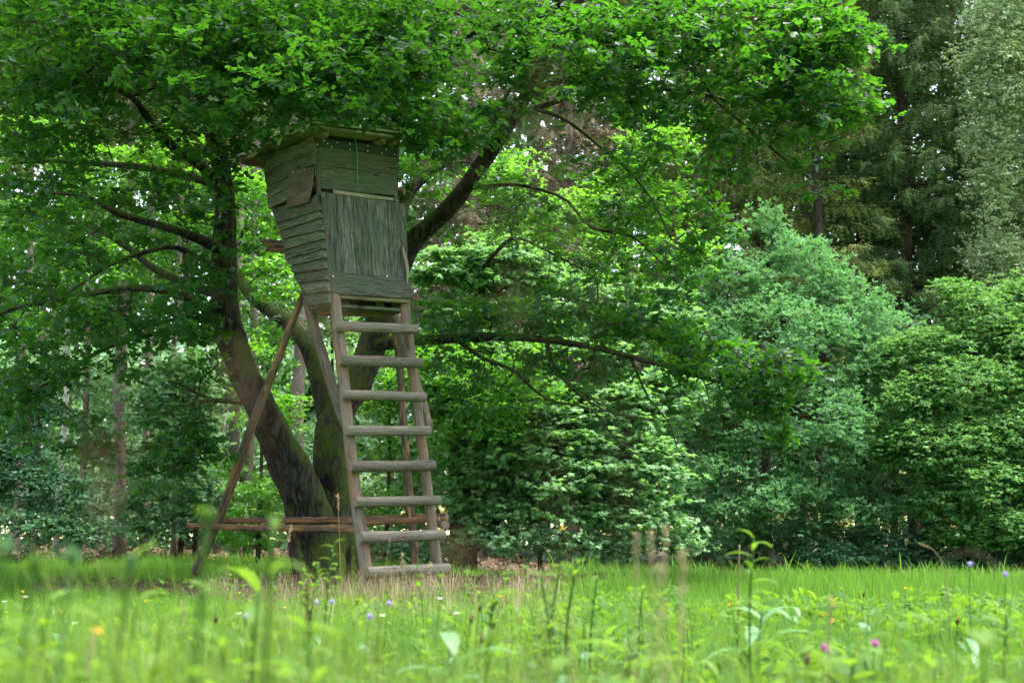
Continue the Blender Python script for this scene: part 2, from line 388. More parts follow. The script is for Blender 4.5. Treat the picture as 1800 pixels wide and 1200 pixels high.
def T_sprig():   # spruce twig with needle fringe
    V = [(0, 0, 0)]; T = []; V.append((0, 1, 0))
    for s in (1, -1):
        for k in range(4):
            y = .05 + k * .22; w = .21 - k * .02; b = len(V)
            V += [(0, y, 0), (0, y + .12, 0), (s * w, y + .22, -.05)]; T.append((b, b + 1, b + 2) if s < 0 else (b + 1, b, b + 2))
    return np.array(V, float), np.array(T)
def T_blade(curve=.35, w=.045):
    V = []; T = []
    for k, (y, ww) in enumerate([(0, 1), (.35, .9), (.7, .6)]):
        zz = -curve * y * y
        V += [(-w * ww, y * (1 - .2 * curve * y), zz), (w * ww, y * (1 - .2 * curve * y), zz)]
    V.append((0, 1 - .2 * curve, -curve)); T = [(0, 1, 3), (0, 3, 2), (2, 3, 5), (2, 5, 4), (4, 5, 6)]
    return np.array(V, float), np.array(T)
LT = dict(oak=T_oak(), oak2=T_oak2(), lobed=T_lobed(), oval=T_oval(), maple=T_maple(), sprig=T_sprig(), blade=T_blade(), flatblade=T_blade(.15, .03))

def place(tm, pos, axis, nor, sc, rnd):
    V, T = tm; n = len(pos); y = norm(axis); x = norm(np.cross(y, nor)); z = np.cross(x, y)
    sc = np.broadcast_to(np.asarray(sc, float), (n,))[:, None, None]
    W_ = pos[:, None, :] + sc * (V[None, :, 0:1] * x[:, None] + V[None, :, 1:2] * y[:, None] + V[None, :, 2:3] * z[:, None])
    TT = T[None] + (np.arange(n) * len(V))[:, None, None]
    return W_.reshape(-1, 3), TT.reshape(-1, 3), np.repeat(rnd, len(V))

# ------------------------------------------------------------------ growing branches towards leaf clusters
class Skel:
    def __init__(s, cap=60000):
        s.p = np.zeros((cap, 3)); s.par = np.full(cap, -1); s.fix = np.zeros(cap); s.n = 0
    def add(s, p, par, fix=0.):
        s.p[s.n] = p; s.par[s.n] = par; s.fix[s.n] = fix; s.n += 1; return s.n - 1
    def limb(s, pts, rads):
        p, r = smooth_path(pts, rads, .3); j = -1
        for q, rr in zip(p, r): j = s.add(q, j, rr)
    def grow(s, targets, step, rg, wob=.12):
        n0 = s.n; d0 = np.array([((s.p[:n0] - t) ** 2).sum(1).min() for t in targets]); s.tips = []; s.dirs = []
        for i in np.argsort(d0):
            t = targets[i]; d = ((s.p[:s.n] - t) ** 2).sum(1); d = d * (1 + .6 * (s.fix[:s.n] > .1)); j = int(np.argmin(d))
            p0 = s.p[j].copy(); v = t - p0; L = np.linalg.norm(v); k = max(1, int(L / step)); w = rg.normal(0, wob * L, 3); w[2] += .10 * L
            for q in range(1, k + 1):
                f = q / k; j = s.add(p0 + v * f + w * math.sin(f * math.pi) * .6 + (rg.normal(0, .02 * step + .004, 3) if q < k else 0), j)
            s.tips.append(t); pj = s.p[s.par[j]] if s.par[j] >= 0 else p0; s.dirs.append(t - pj)
        s.tips = np.array(s.tips); s.dirs = norm(np.array(s.dirs)); s.n0 = n0
    def radii(s, r0, e=2.5):
        acc = np.zeros(s.n); ch = np.zeros(s.n, int)
        for i in range(s.n - 1, -1, -1):
            if ch[i] == 0: acc[i] = r0 ** e
            if s.par[i] >= 0: acc[s.par[i]] += acc[i]; ch[s.par[i]] += 1
        return acc ** (1 / e)
    def twigs(s, name, mat, parent, r0=.004, sides=4, rmax=.05):
        r = np.minimum(s.radii(r0), rmax); idx = np.arange(s.n0, s.n); idx = idx[s.par[idx] >= 0]
        a = s.p[s.par[idx]]; b = s.p[idx]; ra = np.minimum(r[s.par[idx]], r[idx] * 1.5); rb = r[idx]; d = norm(b - a)
        a = a - d * rb[:, None] * .5
        h = np.where(np.abs(d[:, 2:3]) < .9, np.array([[0, 0, 1.]]), np.array([[1., 0, 0]])); x = norm(np.cross(d, h)); y = np.cross(d, x)
        an = np.arange(sides) * 2 * math.pi / sides
        ring = np.cos(an)[None, :, None] * x[:, None] + np.sin(an)[None, :, None] * y[:, None]
        V = np.concatenate([a[:, None] + ring * ra[:, None, None], b[:, None] + ring * rb[:, None, None]], 1).reshape(-1, 3)
        k = np.arange(sides); k2 = (k + 1) % sides; t = np.concatenate([np.stack([k, k2, k2 + sides], 1), np.stack([k, k2 + sides, k + sides], 1)])
        T = (t[None] + (np.arange(len(idx)) * 2 * sides)[:, None, None]).reshape(-1, 3)
        return obj(name, V, T, mat, parent, smooth=True, kind='stuff')

def leaves_at(tips, dirs, rg, ksub, nleaf, spread, flat, size, droop=.1, tilt=.45, out=None, outw=0., follow=.5):
    n = len(tips); c = np.repeat(tips, ksub, 0); D = np.repeat(dirs, ksub, 0); O = None if out is None else np.repeat(out, ksub, 0)
    off = rg.normal(0, 1, c.shape) * spread; off[:, 2] *= flat; c = c + off
    c = np.repeat(c, nleaf, 0); D = np.repeat(D, nleaf, 0); subr = np.repeat(rg.random(n * ksub), nleaf)
    m = len(c); az = rg.random(m) * 2 * math.pi
    ax = np.stack([np.cos(az), np.sin(az), rg.normal(-droop, .3, m)], 1) + D * follow
    nor = np.array([[0, 0, 1.]]) + rg.normal(0, tilt, (m, 3))
    if O is not None: O = np.repeat(O, nleaf, 0); nor = nor + O * outw; ax = ax + O * outw * .5
    ax = norm(ax); sc = size * rg.uniform(.65, 1.2, m)
    pos = c + ax * (sc * .25)[:, None]
    rnd = np.clip(.5 * rg.random(m) + .5 * subr, 0, 1)
    return pos, ax, nor, sc, rnd

# ------------------------------------------------------------------ THE RAISED HIDE
hb = P(690, 1040, 14.8); hb[2] = 0
hide = empty('hunting_stand', hb, 'weathered wooden hunting hide on poles with a ladder of round rungs', 'hunting stand')
FT = P(553, 240, 15.0); tan_s = norm(np.array([-.56, .83, 0])); n_s = np.array([-tan_s[1], tan_s[0], 0])   # side wall, outward to the camera's left
n_s = n_s if n_s[1] < 0 else -n_s
tan_f = norm(np.array([.89, .45, 0])); n_f = np.array([tan_f[1], -tan_f[0], 0])
def on_plane(px, py, p0, n):
    c = np.array([0, 0, CAMZ]); q = P(px, py, 1.0) - c; Y = (p0 - c).dot(n) / q.dot(n); return c + q * Y
def sideP(px, py, o=0.): return on_plane(px, py, FT + n_s * o, n_s)
def frontP(px, py, o=0.): return on_plane(px, py, FT + n_f * o, n_f)
D_TL, D_TR, D_BL = P(566, 339, 14.86), P(712, 351, 15.28), P(583, 527, 14.67)
n_d = norm(np.cross(D_TR - D_TL, D_BL - D_TL)); n_d = n_d if n_d[1] < 0 else -n_d
def doorP(px, py, o=0.): return on_plane(px, py, D_TL + n_d * o, n_d)

def plank(name, A0, A1, B0, B1, thick, n, mat, parent, nx=8, ny=2, wave=.0, bulge=.0, seed=0, **k):
    """A = one long edge, B = the other; thickness goes inwards from the outer face"""
    A0, A1, B0, B1 = map(np.asarray, (A0, A1, B0, B1)); n = np.asarray(n); L = np.linalg.norm(A1 - A0); Wd = np.linalg.norm(B0 - A0)
    V = []; uv = []
    for side in (0, 1):
        for i in range(nx + 1):
            u = i / nx; a = A0 * (1 - u) + A1 * u; b = B0 * (1 - u) + B1 * u
            wa = wave * noise.noise(Vector((u * L * 3.1 + seed * 7.3, seed, 0))); wb = wave * noise.noise(Vector((u * L * 3.7 + seed * 3.3, 5 + seed, 0)))
            d = norm(b - a); a = a + d * wa; b = b + d * wb
            for j in range(ny + 1):
                v = j / ny; p = a * (1 - v) + b * v
                o = bulge * math.sin(math.pi * min(max(v, .0), 1)) if side == 0 else -thick
                p = p + n * (o + (wave * .35 * noise.noise(Vector((u * L * 4, v * 3, seed))) if side == 0 else 0)); V.append(p); uv.append((u * L, v * Wd))
    T = []; s = (nx + 1) * (ny + 1); r = ny + 1
    for i in range(nx):
        for j in range(ny):
            q = i * r + j; T.append((q, q + 1, q + r + 1, q + r)); T.append((s + q, s + q + r, s + q + r + 1, s + q + 1))
        q = i * r; T.append((q, q + r, s + q + r, s + q)); q = i * r + ny; T.append((q, s + q, s + q + r, q + r))
    for j in range(ny):
        q = j; T.append((q, s + q, s + q + 1, q + 1)); q = nx * r + j; T.append((q, q + 1, s + q + 1, s + q))
    nn = np.cross(V[1] - V[0], V[r] - V[0])
    if np.dot(nn, n) < 0: T = [t[::-1] for t in T]
    return obj(name, V, T, mat, parent, uv=uv, **k)

z1 = lambda x, y: (420 + x / 3.2425, 190 + y / 3.2425)     # zoomed crop to photo pixels
# side wall: rows (front x,y, back x,y) in crop pixels, from top to bottom
wall_l = empty('side_wall', hb, None, None); wall_l.parent = hide; wall_l.location = (0, 0, 0)
rows = [((428, 180), (128, 272)), ((428, 238), (145, 362)), ((426, 322), (160, 450)), ((424, 385), (165, 515)), ((422, 445), (172, 575))]
for k in range(4):
    (fa, ba), (fb, bb) = rows[k], rows[k + 1]
    o = .012 + .004 * (k % 2)
    plank('slab_board', sideP(*z1(*fa), o), sideP(*z1(*ba), o), sideP(*z1(*fb), o + .02), sideP(*z1(*bb), o + .02), .03, n_s, M['slab'], wall_l, 10, 3, .022, .012, k)
rows = [((442, 492), (190, 575)), ((462, 580), (215, 655)), ((466, 622), (232, 700)), ((475, 690), (246, 748)), ((479, 742), (264, 802)), ((484, 800), (266, 860)),
        ((489, 850), (298, 897)), ((492, 912), (308, 942)), ((498, 975), (338, 996)), ((510, 1042), (383, 1056)), ((516, 1108), (390, 1125))]
for k in range(10):
    (fa, ba), (fb, bb) = rows[k], rows[k + 1]
    o = .004
    plank('slab_board', sideP(*z1(*fa), o), sideP(*z1(*ba), o), sideP(*z1(*fb), o + .035), sideP(*z1(*bb), o + .035), .03, n_s, M['slab'], wall_l, 10, 3, .024, .014, 20 + k)
# dark boarding behind the slabs, and the hidden walls, so that the cabin is closed
def zat(px, py, Y): return P(px, py, Y)
cabTF, cabTB = sideP(555, 250, -.03), sideP(466, 285, -.03)
cabMF, cabMB = sideP(558, 345, -.03), sideP(480, 372, -.03)
cabLF, cabLB = sideP(578, 533, -.03), sideP(541, 540, -.03)
obj('inner_boarding', [cabTF, cabTB, cabMB, cabLB, cabLF, cabMF] + [p - n_s * .015 for p in (cabTF, cabTB, cabMB, cabLB, cabLF, cabMF)],
    [(0, 1, 2, 3, 4, 5), (11, 10, 9, 8, 7, 6)] + [(i_, (i_ + 1) % 6, (i_ + 1) % 6 + 6, i_ + 6) for i_ in range(6)], M['inside'], wall_l)
rw = tan_f * .93
wall_r = empty('side_wall', hb, None, None); wall_r.parent = hide; wall_r.location = (0, 0, 0)
for k in range(9):
    f0, f1 = k / 9, (k + 1) / 9 - .004
    def lerp3(f, a, b, c): return a + (b - a) * (f / .4) if f < .4 else b + (c - b) * ((f - .4) / .6)
    plank('slab_board', lerp3(f0, cabTF, cabMF, cabLF) + rw, lerp3(f0, cabTB, cabMB, cabLB) + rw, lerp3(f1, cabTF, cabMF, cabLF) + rw, lerp3(f1, cabTB, cabMB, cabLB) + rw, .03, -n_s, M['slab'], wall_r, 6, 2, .02, .01, 50 + k)
wall_b = empty('rear_wall', hb, None, None); wall_b.parent = hide; wall_b.location = (0, 0, 0)
for k in range(9):
    f0, f1 = k / 9, (k + 1) / 9 - .004
    a0 = lerp3(f0, cabTB, cabMB, cabLB); b0 = lerp3(f1, cabTB, cabMB, cabLB)
    plank('slab_board', a0, a0 + rw, b0, b0 + rw, .03, -n_f, M['slab'], wall_b, 6, 2, .02, .01, 70 + k)
fl = lerp3(1, cabTF, cabMF, cabLF); flb = lerp3(1, cabTB, cabMB, cabLB)
for k in range(4):
    f0, f1 = k / 4, (k + 1) / 4 - .01
    plank('floor_board', fl + (flb - fl) * f0, fl + (flb - fl) * f0 + rw, fl + (flb - fl) * f1, fl + (flb - fl) * f1 + rw, .03, np.array([0, 0, 1.]), M['plank'], hide, 4, 1, .0, 0, 90 + k)
# corner posts
tube('corner_post', [sideP(561, 345, -.03), sideP(553, 248, -.03)], [.03, .03], M['plank'], hide, 6, 0, .4)
pf = sideP(568, 348, -.02); tube('corner_post', [sideP(583, 540, -.02), pf], [.028, .028], M['plank'], hide, 6, 0, .4)
# front: felt strip, two boards, pale strip
def fq(name, pts, o, th, mat, seed=0, wave=.006, nx=10, ny=2, P_=frontP, n=n_f, par=hide):
    q = [P_(*z1(*p), o) for p in pts]
    return plank(name, q[0], q[1], q[3], q[2], th, n, mat, par, nx, ny, wave, 0, seed)
fq('front_board', [(430, 165), (900, 225), (900, 300), (432, 240)], .000, .02, M['inside'], 5)
fq('front_board', [(432, 212), (897, 282), (899, 379), (435, 324)], .012, .022, M['plank'], 1)
fq('front_board', [(435, 326), (900, 382), (905, 500), (440, 455)], .016, .022, M['plank'], 2)
fq('felt_strip', [(430, 168), (893, 226), (893, 274), (432, 213)], .028, .004, M['felt_dark'], 3)
fq('batten', [(538, 466), (885, 512), (885, 531), (540, 486)], .03, .02, M['strip'], 4)
fq('front_board', [(445, 455), (900, 500), (930, 540), (470, 490)], -.03, .02, M['inside'], 8)  # dark board in the open gap, its colour standing for the shaded interior
for x, y in [(448, 208), (485, 188), (528, 222), (560, 198), (634, 238), (632, 206), (735, 217), (733, 247), (840, 238), (815, 260), (887, 267), (505, 205)]:
    p = frontP(*z1(x, y), .031); tube('nail', [p, p + n_f * .006], [.006, .006], M['nail'], hide, 6, 0, 1)
c0 = [(655, 158), (664, 185), (672, 240), (675, 300), (674, 360), (674, 400), (678, 438)]
tube('cord', [frontP(*z1(x, y), .045) for x, y in c0], [.004] * 7, M['cord'], hide, 5, 0, .05)
# door of upright planks with a bottom rail
door = empty('door', hb, None, None); door.parent = hide; door.location = (0, 0, 0)
seam_t = [(490, 482), (556, 490), (640, 503), (730, 516), (842, 530), (948, 545)]
seam_b = [(527, 985), (590, 935), (672, 948), (763, 958), (868, 970), (972, 982)]
seam_b[0] = (522, 930)
for k in range(5):
    a, b = seam_t[k], seam_t[k + 1]; c, d = seam_b[k + 1], seam_b[k]
    q = [doorP(*z1(a[0] + 1, a[1]), .004 * (k % 2)), doorP(*z1(b[0] - 1.5, b[1]), .004 * (k % 2)), doorP(*z1(c[0] - 1.5, c[1] + 15), .004 * (k % 2)), doorP(*z1(d[0] + 1, d[1] + 15), .004 * (k % 2))]
    plank('door_board', q[0], q[3], q[1], q[2], .022, n_d, M['door'], door, 8, 2, .006, 0, 30 + k)
q = [doorP(*z1(*p), .012) for p in ((471, 478), (489, 482), (521, 985), (508, 985))]
plank('edge_strip', q[0], q[3], q[1], q[2], .03, n_d, M['door_edge'], door, 8, 1, .004, 0, 40, label='pale narrow strip along the hinge side')
q = [doorP(*z1(*p), .03) for p in ((525, 930), (975, 975), (992, 1082), (531, 1058))]
plank('bottom_rail', q[0], q[1], q[3], q[2], .03, n_d, M['door'], door, 10, 3, .006, 0, 41)
q = [doorP(*z1(*p), -.005) for p in ((531, 1056), (985, 1080), (965, 1108), (535, 1078))]
plank('door_sill', q[0], q[1], q[3], q[2], .05, n_d, M['roofboard'], hide, 6, 1, .006, 0, 42)
tube('handle', [doorP(*z1(x, y), .05) for x, y in ((935, 792), (944, 840), (957, 890), (962, 945), (957, 1004))], [.008, .017, .019, .017, .007], M['strip'], door, 8, .15, .05)
for x, y in ((843, 957), (537, 958)):
    p = doorP(*z1(x, y), .034); tube('nail', [p, p + n_d * .006], [.007, .007], M['nail'], door, 6, 0, 1)
# brown shutter on the side wall
q = [sideP(*z1(*p), .065) for p in ((290, 366), (420, 336), (418, 425), (395, 536), (268, 573), (280, 470))]
obj('shutter', q + [p - n_s * .012 for p in q], [(0, 1, 2, 3, 4, 5), (11, 10, 9, 8, 7, 6)] + [(i_, i_ + 6, (i_ + 1) % 6 + 6, (i_ + 1) % 6) for i_ in range(6)], M['shutter'], hide,
    uv=[(0, 0), (.25, 0), (.25, .1), (.22, .25), (0, .3), (0, .12)] * 2, label='plain brown panel nailed over the side wall')
for x, y in ((308, 366), (340, 364), (375, 352)):
    p = sideP(*z1(x, y), .067); tube('nail', [p, p + n_s * .006], [.005, .005], M['nail'], hide, 6, 0, 1)
obj('shutter_gap_shade', [sideP(*z1(*p), .02) for p in ((418, 300), (430, 300), (436, 470), (395, 500))] + [sideP(*z1(*p), -.01) for p in ((418, 300), (430, 300), (436, 470), (395, 500))],
    [(0, 1, 2, 3), (7, 6, 5, 4), (0, 4, 5, 1), (1, 5, 6, 2), (2, 6, 7, 3), (3, 7, 4, 0)], M['inside'], hide)  # solid dark block, the shade of an opening put into its colour
# roof
roof = empty('roof', hb, None, None); roof.parent = hide; roof.location = (0, 0, 0)
RFL, RFR, RBL = P(549, 219, 14.70), P(711, 240, 15.20), P(437, 275, 16.30); RBR = RFR + RBL - RFL; up = np.array([0, 0, 1.])
for k in range(7):
    f0, f1 = k / 7, (k + 1) / 7 - .006
    j = .02 * math.sin(k * 5.1)
    plank('roof_board', RFL + (RBL - RFL) * f0 - tan_f * j, RFR + (RBR - RFR) * f0 + tan_f * j, RFL + (RBL - RFL) * f1 - tan_f * j, RFR + (RBR - RFR) * f1 + tan_f * j, .025, up, M['roofboard'], roof, 8, 2, .012, 0, 60 + k)
for f in (.18, .80, .95):
    a = RFL + (RFR - RFL) * f + (RBL - RFL) * .045 - up * .035; b = a + (RBL - RFL) * .9
    w = tan_f * .03
    V = [a - w, a + w, a + w - up * .055, a - w - up * .03, b - w, b + w, b + w - up * .055, b - w - up * .055]
    obj('rafter', V, [(0, 1, 2, 3), (7, 6, 5, 4), (0, 4, 5, 1), (1, 5, 6, 2), (2, 6, 7, 3), (3, 7, 4, 0)], M['rafter'], roof, uv=[(0, 0), (0, .06), (0, .12), (0, .18), (1, 0), (1, .06), (1, .12), (1, .18)])
# felt sheet draped over the boards, hanging down along the left edge
nu, nv = 26, 8; V = []; uvv = []
for i_ in range(nu + 1):
    u = i_ / nu; e = RFL + (RBL - RFL) * (u * 1.03 - .01); r_ = RFR + (RBR - RFR) * (u * 1.03 - .01)
    for j_ in range(nv + 1):
        v = j_ / nv
        if v < .3: p = e - tan_f * .035 + up * (.03 - (.3 - v) / .3 * (.055 + .028 * math.sin(u * 17) + .02 * math.sin(u * 31)))
        else: p = e + (r_ - e) * ((v - .3) / .7) + up * (.03 + .006 * math.sin(u * 21 + v * 9))
        p = p - tan_f * (.012 * math.sin(u * 23) if v < .3 else 0); V.append(p); uvv.append((u, v))
T = [(i_ * (nv + 1) + j_, (i_ + 1) * (nv + 1) + j_, (i_ + 1) * (nv + 1) + j_ + 1, i_ * (nv + 1) + j_ + 1) for i_ in range(nu) for j_ in range(nv)]
o = obj('roofing_felt', V, T, M['felt'], roof, smooth=True, uv=uvv); md = o.modifiers.new('s', 'SOLIDIFY'); md.thickness = .008
# projecting log ends
def wl(name, pts, r, mat, rough=.08, sides=10, **k):
    if name in ('leg', 'cross_pole'): r = [q * .84 for q in r]
    return tube(name, pts, r, mat, hide, sides, rough, .12, random.random() * 50, True, M['cut'], **k)
wl('beam', [P(428, 283, 16.2), P(470, 290, 16.0), P(560, 300, 15.9)], [.045, .05, .05], M['pole'])
wl('beam', [P(464, 426, 16.1), P(504, 430, 15.9), P(600, 440, 15.8)], [.04, .045, .045], M['poledark'])
wl('beam', [P(470, 438, 15.9), P(504, 441, 15.8), P(600, 448, 15.7)], [.03, .035, .035], M['pole'])
wl('beam', [P(680, 336, 15.8), P(711, 337, 15.75)], [.042, .042], M['pole'])
wl('joist', [P(548, 548, 15.6), P(700, 548, 15.9)], [.05, .05], M['poledark'])
wl('joist', [P(556, 537, 14.95), P(600, 541, 15.05), P(700, 547, 15.35)], [.025, .03, .03], M['brace'])
for x in (607, 668, 696):
    wl('joist', [P(x, 537 + (x - 600) * .02, 14.95 + (x - 600) * .003), P(x - 10, 545, 16.1)], [.055, .05], M['pole'])
# ladder: two stiles and eight rungs
wl('ladder_rail', [P(587, 505, 14.78), P(591, 545, 14.66), P(598, 610, 14.6), P(605, 680, 14.52), P(613, 760, 14.44), P(622, 840, 14.36), P(632, 925, 14.28), P(645, 1005, 14.19), P(652, 1050, 14.15)],
   [.055, .06, .062, .06, .06, .062, .066, .068, .07], M['stile'], .14)
wl('ladder_rail', [P(709, 512, 15.2), P(714, 560, 15.1), P(724, 640, 15.0), P(734, 720, 14.92), P(743, 790, 14.84), P(752, 860, 14.76), P(760, 930, 14.68), P(769, 1000, 14.6), P(776, 1050, 14.55)],
   [.06, .058, .055, .055, .055, .055, .057, .06, .062], M['stile'], .14)
rungs = [(588, 573, 735, 579), (597, 633, 741, 638), (602, 693, 748, 698), (608, 757, 756, 757), (616, 820, 764, 818), (625, 882, 773, 879), (634, 944, 781, 940), (645, 1006, 790, 999)]
for k, (xa, ya, xb, yb) in enumerate(rungs):
    f = (ya - 540) / 500; Ya = 14.62 - .5 * f - .10; Yb = 15.06 - .5 * f - .10
    a, b = P(xa, ya, Ya), P(xb, yb, Yb); d = norm(b - a); r = .054 + .004 * math.sin(k * 2.1)
    wl('rung', [a, a + d * .008, a + (b - a) * .3, a + (b - a) * .5 + up * .004 * math.sin(k), a + (b - a) * .75, b - d * .008, b], [r * .88, r, r * 1.02, r, r * .98, r * .97, r * .85], M['rung'], .10, 16)
# legs and braces
wl('leg', [P(541, 500, 15.75), P(510, 575, 15.8), P(470, 680, 16.0), P(440, 755, 16.3), P(408, 850, 16.6), P(374, 935, 16.9), P(344, 1007, 17.1)], [.045, .05, .055, .06, .062, .066, .07], M['poledark'], .08)
wl('leg', [P(689, 545, 16.1), P(700, 620, 16.12), P(708, 720, 16.15), P(716, 830, 16.2), P(724, 920, 16.2), P(733, 1022, 16.25)], [.05, .052, .053, .055, .058, .06], M['poledark'], .08)
wl('brace', [P(541, 530, 15.4), P(556, 590, 15.2), P(575, 650, 15.0), P(592, 705, 14.8), P(606, 745, 14.62)], [.06, .06, .058, .055, .05], M['brace'], .12)
wl('brace', [P(692, 548, 15.8), P(712, 610, 15.6), P(733, 680, 15.2), P(746, 720, 15.05), P(754, 755, 14.95)], [.055, .055, .05, .05, .05], M['brace'], .12)
wl('cross_pole', [P(331, 923, 16.9), P(420, 927, 16.2), P(520, 928, 15.4), P(600, 929, 14.8), P(641, 931, 14.45)], [.038, .043, .047, .052, .055], M['pole'], .12)
wl('cross_pole', [P(349, 917, 17.2), P(450, 914, 17.0), P(560, 914, 16.8), P(660, 912, 16.5), P(786, 908, 16.1)], [.035, .042, .047, .05, .05], M['pole'], .12)
wl('cross_pole', [P(598, 919, 15.8), P(660, 917, 15.7), P(772, 912, 15.5)], [.04, .042, .042], M['pole'], .12)
wl('cross_pole', [P(783, 922, 14.95), P(772, 920, 15.6), P(760, 918, 16.3)], [.052, .05, .05], M['pole'], .1)

# ------------------------------------------------------------------ THE OAK
ob = P(562, 985, 17.4); ob[2] = gz(ob[0], ob[1])
oak = empty('oak_tree', ob, 'huge spreading oak with forked mossy trunk behind the hunting stand', 'tree')
SK = Skel()
def limb(name, spec, rough=.1, sides=14, mat='oak_bark', skel=True, **k):
    pts = [P(a, b, Y) for a, b, Y, r in spec]; rad = [r / F * Y * (.84 if name == 'trunk' else .78) for a, b, Y, r in spec]
    if skel: SK.limb([p for p, s_ in zip(pts, spec) if s_[1] < 640], [r for r, s_ in zip(rad, spec) if s_[1] < 640]) if sum(s_[1] < 640 for s_ in spec) > 1 else None
    return tube(name, pts, rad, M[mat], oak, sides, rough, .1 if rad[0] > .1 else .15, len(name) + spec[0][0], **k)
limb('trunk', [(565, 1035, 17.3, 62), (560, 990, 17.3, 56), (545, 920, 17.3, 48), (528, 860, 17.2, 43), (490, 780, 17.0, 37), (458, 715, 16.9, 33), (428, 655, 16.8, 31), (403, 580, 16.8, 31), (393, 500, 16.8, 29),
     (394, 430, 16.8, 25), (396, 370, 16.8, 22), (388, 290, 16.8, 19), (372, 220, 16.8, 18), (354, 150, 16.8, 16), (345, 60, 16.9, 13), (338, -60, 17, 10), (330, -200, 17, 6)], .16, 20)
limb('trunk', [(590, 1035, 17.7, 60), (592, 960, 17.7, 50), (588, 870, 17.7, 41), (580, 790, 17.7, 35), (588, 730, 17.8, 30), (625, 680, 17.9, 31), (648, 625, 18, 30), (668, 560, 18, 28), (690, 500, 18, 25), (715, 445, 18, 21), (735, 415, 17.9, 20),
     (785, 370, 17.8, 19), (832, 310, 17.6, 17), (880, 240, 17.4, 16), (928, 165, 17.2, 14), (975, 90, 17.0, 12), (1020, 0, 16.8, 9), (1060, -100, 16.6, 6)], .16, 20)
limb('branch', [(578, 730, 17.8, 27), (560, 660, 17.9, 22), (538, 605, 18.1, 19), (500, 562, 18.4, 16), (465, 540, 18.7, 14), (430, 505, 19, 12), (400, 440, 19.2, 9), (380, 380, 19.4, 6)], .12)
limb('branch', [(672, 545, 18, 22), (690, 440, 18.3, 18), (705, 375, 18.5, 15), (730, 325, 18.6, 13), (790, 280, 18.8, 9), (850, 230, 19, 6), (900, 150, 19, 4)], .12)
limb('branch', [(685, 500, 18, 20), (688, 380, 18.4, 17), (690, 280, 18.6, 15), (700, 200, 18.5, 13), (745, 145, 18, 11), (772, 112, 17.6, 9), (815, 68, 17.2, 8), (865, 48, 16.8, 5), (930, 30, 16.5, 3)], .12)
limb('branch', [(394, 330, 16.8, 13), (345, 285, 16.4, 12), (300, 255, 16.1, 11), (252, 197, 15.8, 9), (230, 170, 15.6, 7), (150, 130, 15.2, 5), (60, 100, 15, 3)], .12)
limb('branch', [(396, 330, 16.8, 11), (330, 310, 17.2, 9), (240, 293, 17.5, 8), (160, 287, 17.8, 7), (80, 283, 18, 5), (-10, 290, 18, 3)], .12)
limb('branch', [(392, 440, 16.8, 15), (350, 420, 16.3, 12), (300, 402, 15.9, 9), (210, 376, 15.4, 8), (150, 345, 15, 5), (80, 340, 14.8, 3)], .12)
limb('branch', [(388, 520, 16.8, 12), (280, 477, 17.3, 9), (215, 428, 17.6, 8), (150, 395, 17.8, 6), (80, 390, 18, 4)], .12)
limb('branch', [(376, 470, 16.7, 7), (310, 435, 16.2, 6), (250, 445, 15.8, 5), (185, 470, 15.5, 4), (120, 515, 15.2, 3)], .12, 8)
limb('branch', [(382, 560, 16.8, 12), (330, 525, 16.4, 9), (270, 508, 16, 8), (190, 511, 15.5, 7), (90, 530, 15, 6), (15, 545, 14.6, 5), (-70, 590, 14.2, 3)], .12)
limb('branch', [(390, 600, 16.8, 9), (330, 585, 17, 7), (250, 590, 17, 6), (170, 620, 17, 5), (90, 670, 16.8, 4), (10, 710, 16.6, 3)], .12)
limb('branch', [(428, 706, 16.9, 8), (390, 704, 16.6, 6.5), (350, 706, 16.3, 5), (322, 715, 16.1, 3)], .12, 8)
limb('branch', [(380, 705, 16.6, 5), (345, 690, 16.3, 4), (320, 676, 16.1, 3), (295, 670, 16, 1.5)], .1, 7)
limb('branch', [(650, 610, 18, 16), (700, 600, 17.6, 14), (760, 597, 17.2, 12), (860, 591, 16.8, 10), (960, 597, 16.4, 8), (1050, 612, 16.1, 7), (1150, 638, 15.8, 5.5), (1230, 662, 15.6, 4.5), (1330, 688, 15.4, 3.5), (1400, 700, 15.2, 2)], .12)
limb('branch', [(905, 200, 17.4, 6), (950, 195, 17, 5), (1000, 215, 16.7, 4.2), (1060, 262, 16.5, 4), (1102, 298, 16.3, 3.6), (1145, 350, 16.1, 3), (1180, 420, 16, 2.5)], .1, 8)
limb('branch', [(832, 330, 17.6, 5), (910, 325, 17.2, 4), (980, 343, 17, 3.5), (1000, 355, 16.9, 3), (1040, 400, 16.7, 3.5), (1110, 415, 16.5, 3), (1170, 470, 16.4, 2)], .1, 8)
limb('branch', [(975, 90, 17, 9), (1050, 40, 16.6, 7), (1130, 10, 16.2, 6), (1200, 2, 15.9, 5.5), (1300, 14, 15.6, 5), (1390, 50, 15.3, 3.5), (1470, 90, 15, 2)], .1, 8)
limb('branch', [(930, 160, 17.2, 9), (1040, 130, 16.6, 6.5), (1200, 115, 15.9, 5), (1262, 180, 15.6, 4), (1350, 255, 15.3, 3.5), (1410, 305, 15.1, 2.5), (1450, 330, 15, 1.5)], .1, 8)
limb('branch', [(900, 205, 17.3, 8), (1050, 160, 16.9, 6), (1200, 160, 16.5, 5), (1350, 195, 16, 4), (1490, 215, 15.6, 2)], .1, 8)
limb('branch', [(800, 595, 17, 6), (850, 630, 16.7, 4.5), (900, 650, 16.5, 3.5), (960, 700, 16.3, 3), (1040, 720, 16.1, 2.5), (1080, 770, 16, 1.8), (1120, 800, 16, 1)], .1, 7)
limb('branch', [(960, 597, 16.4, 5), (985, 660, 16.2, 3.5), (1060, 720, 16, 2.5), (1150, 738, 15.8, 1.5)], .1, 7)
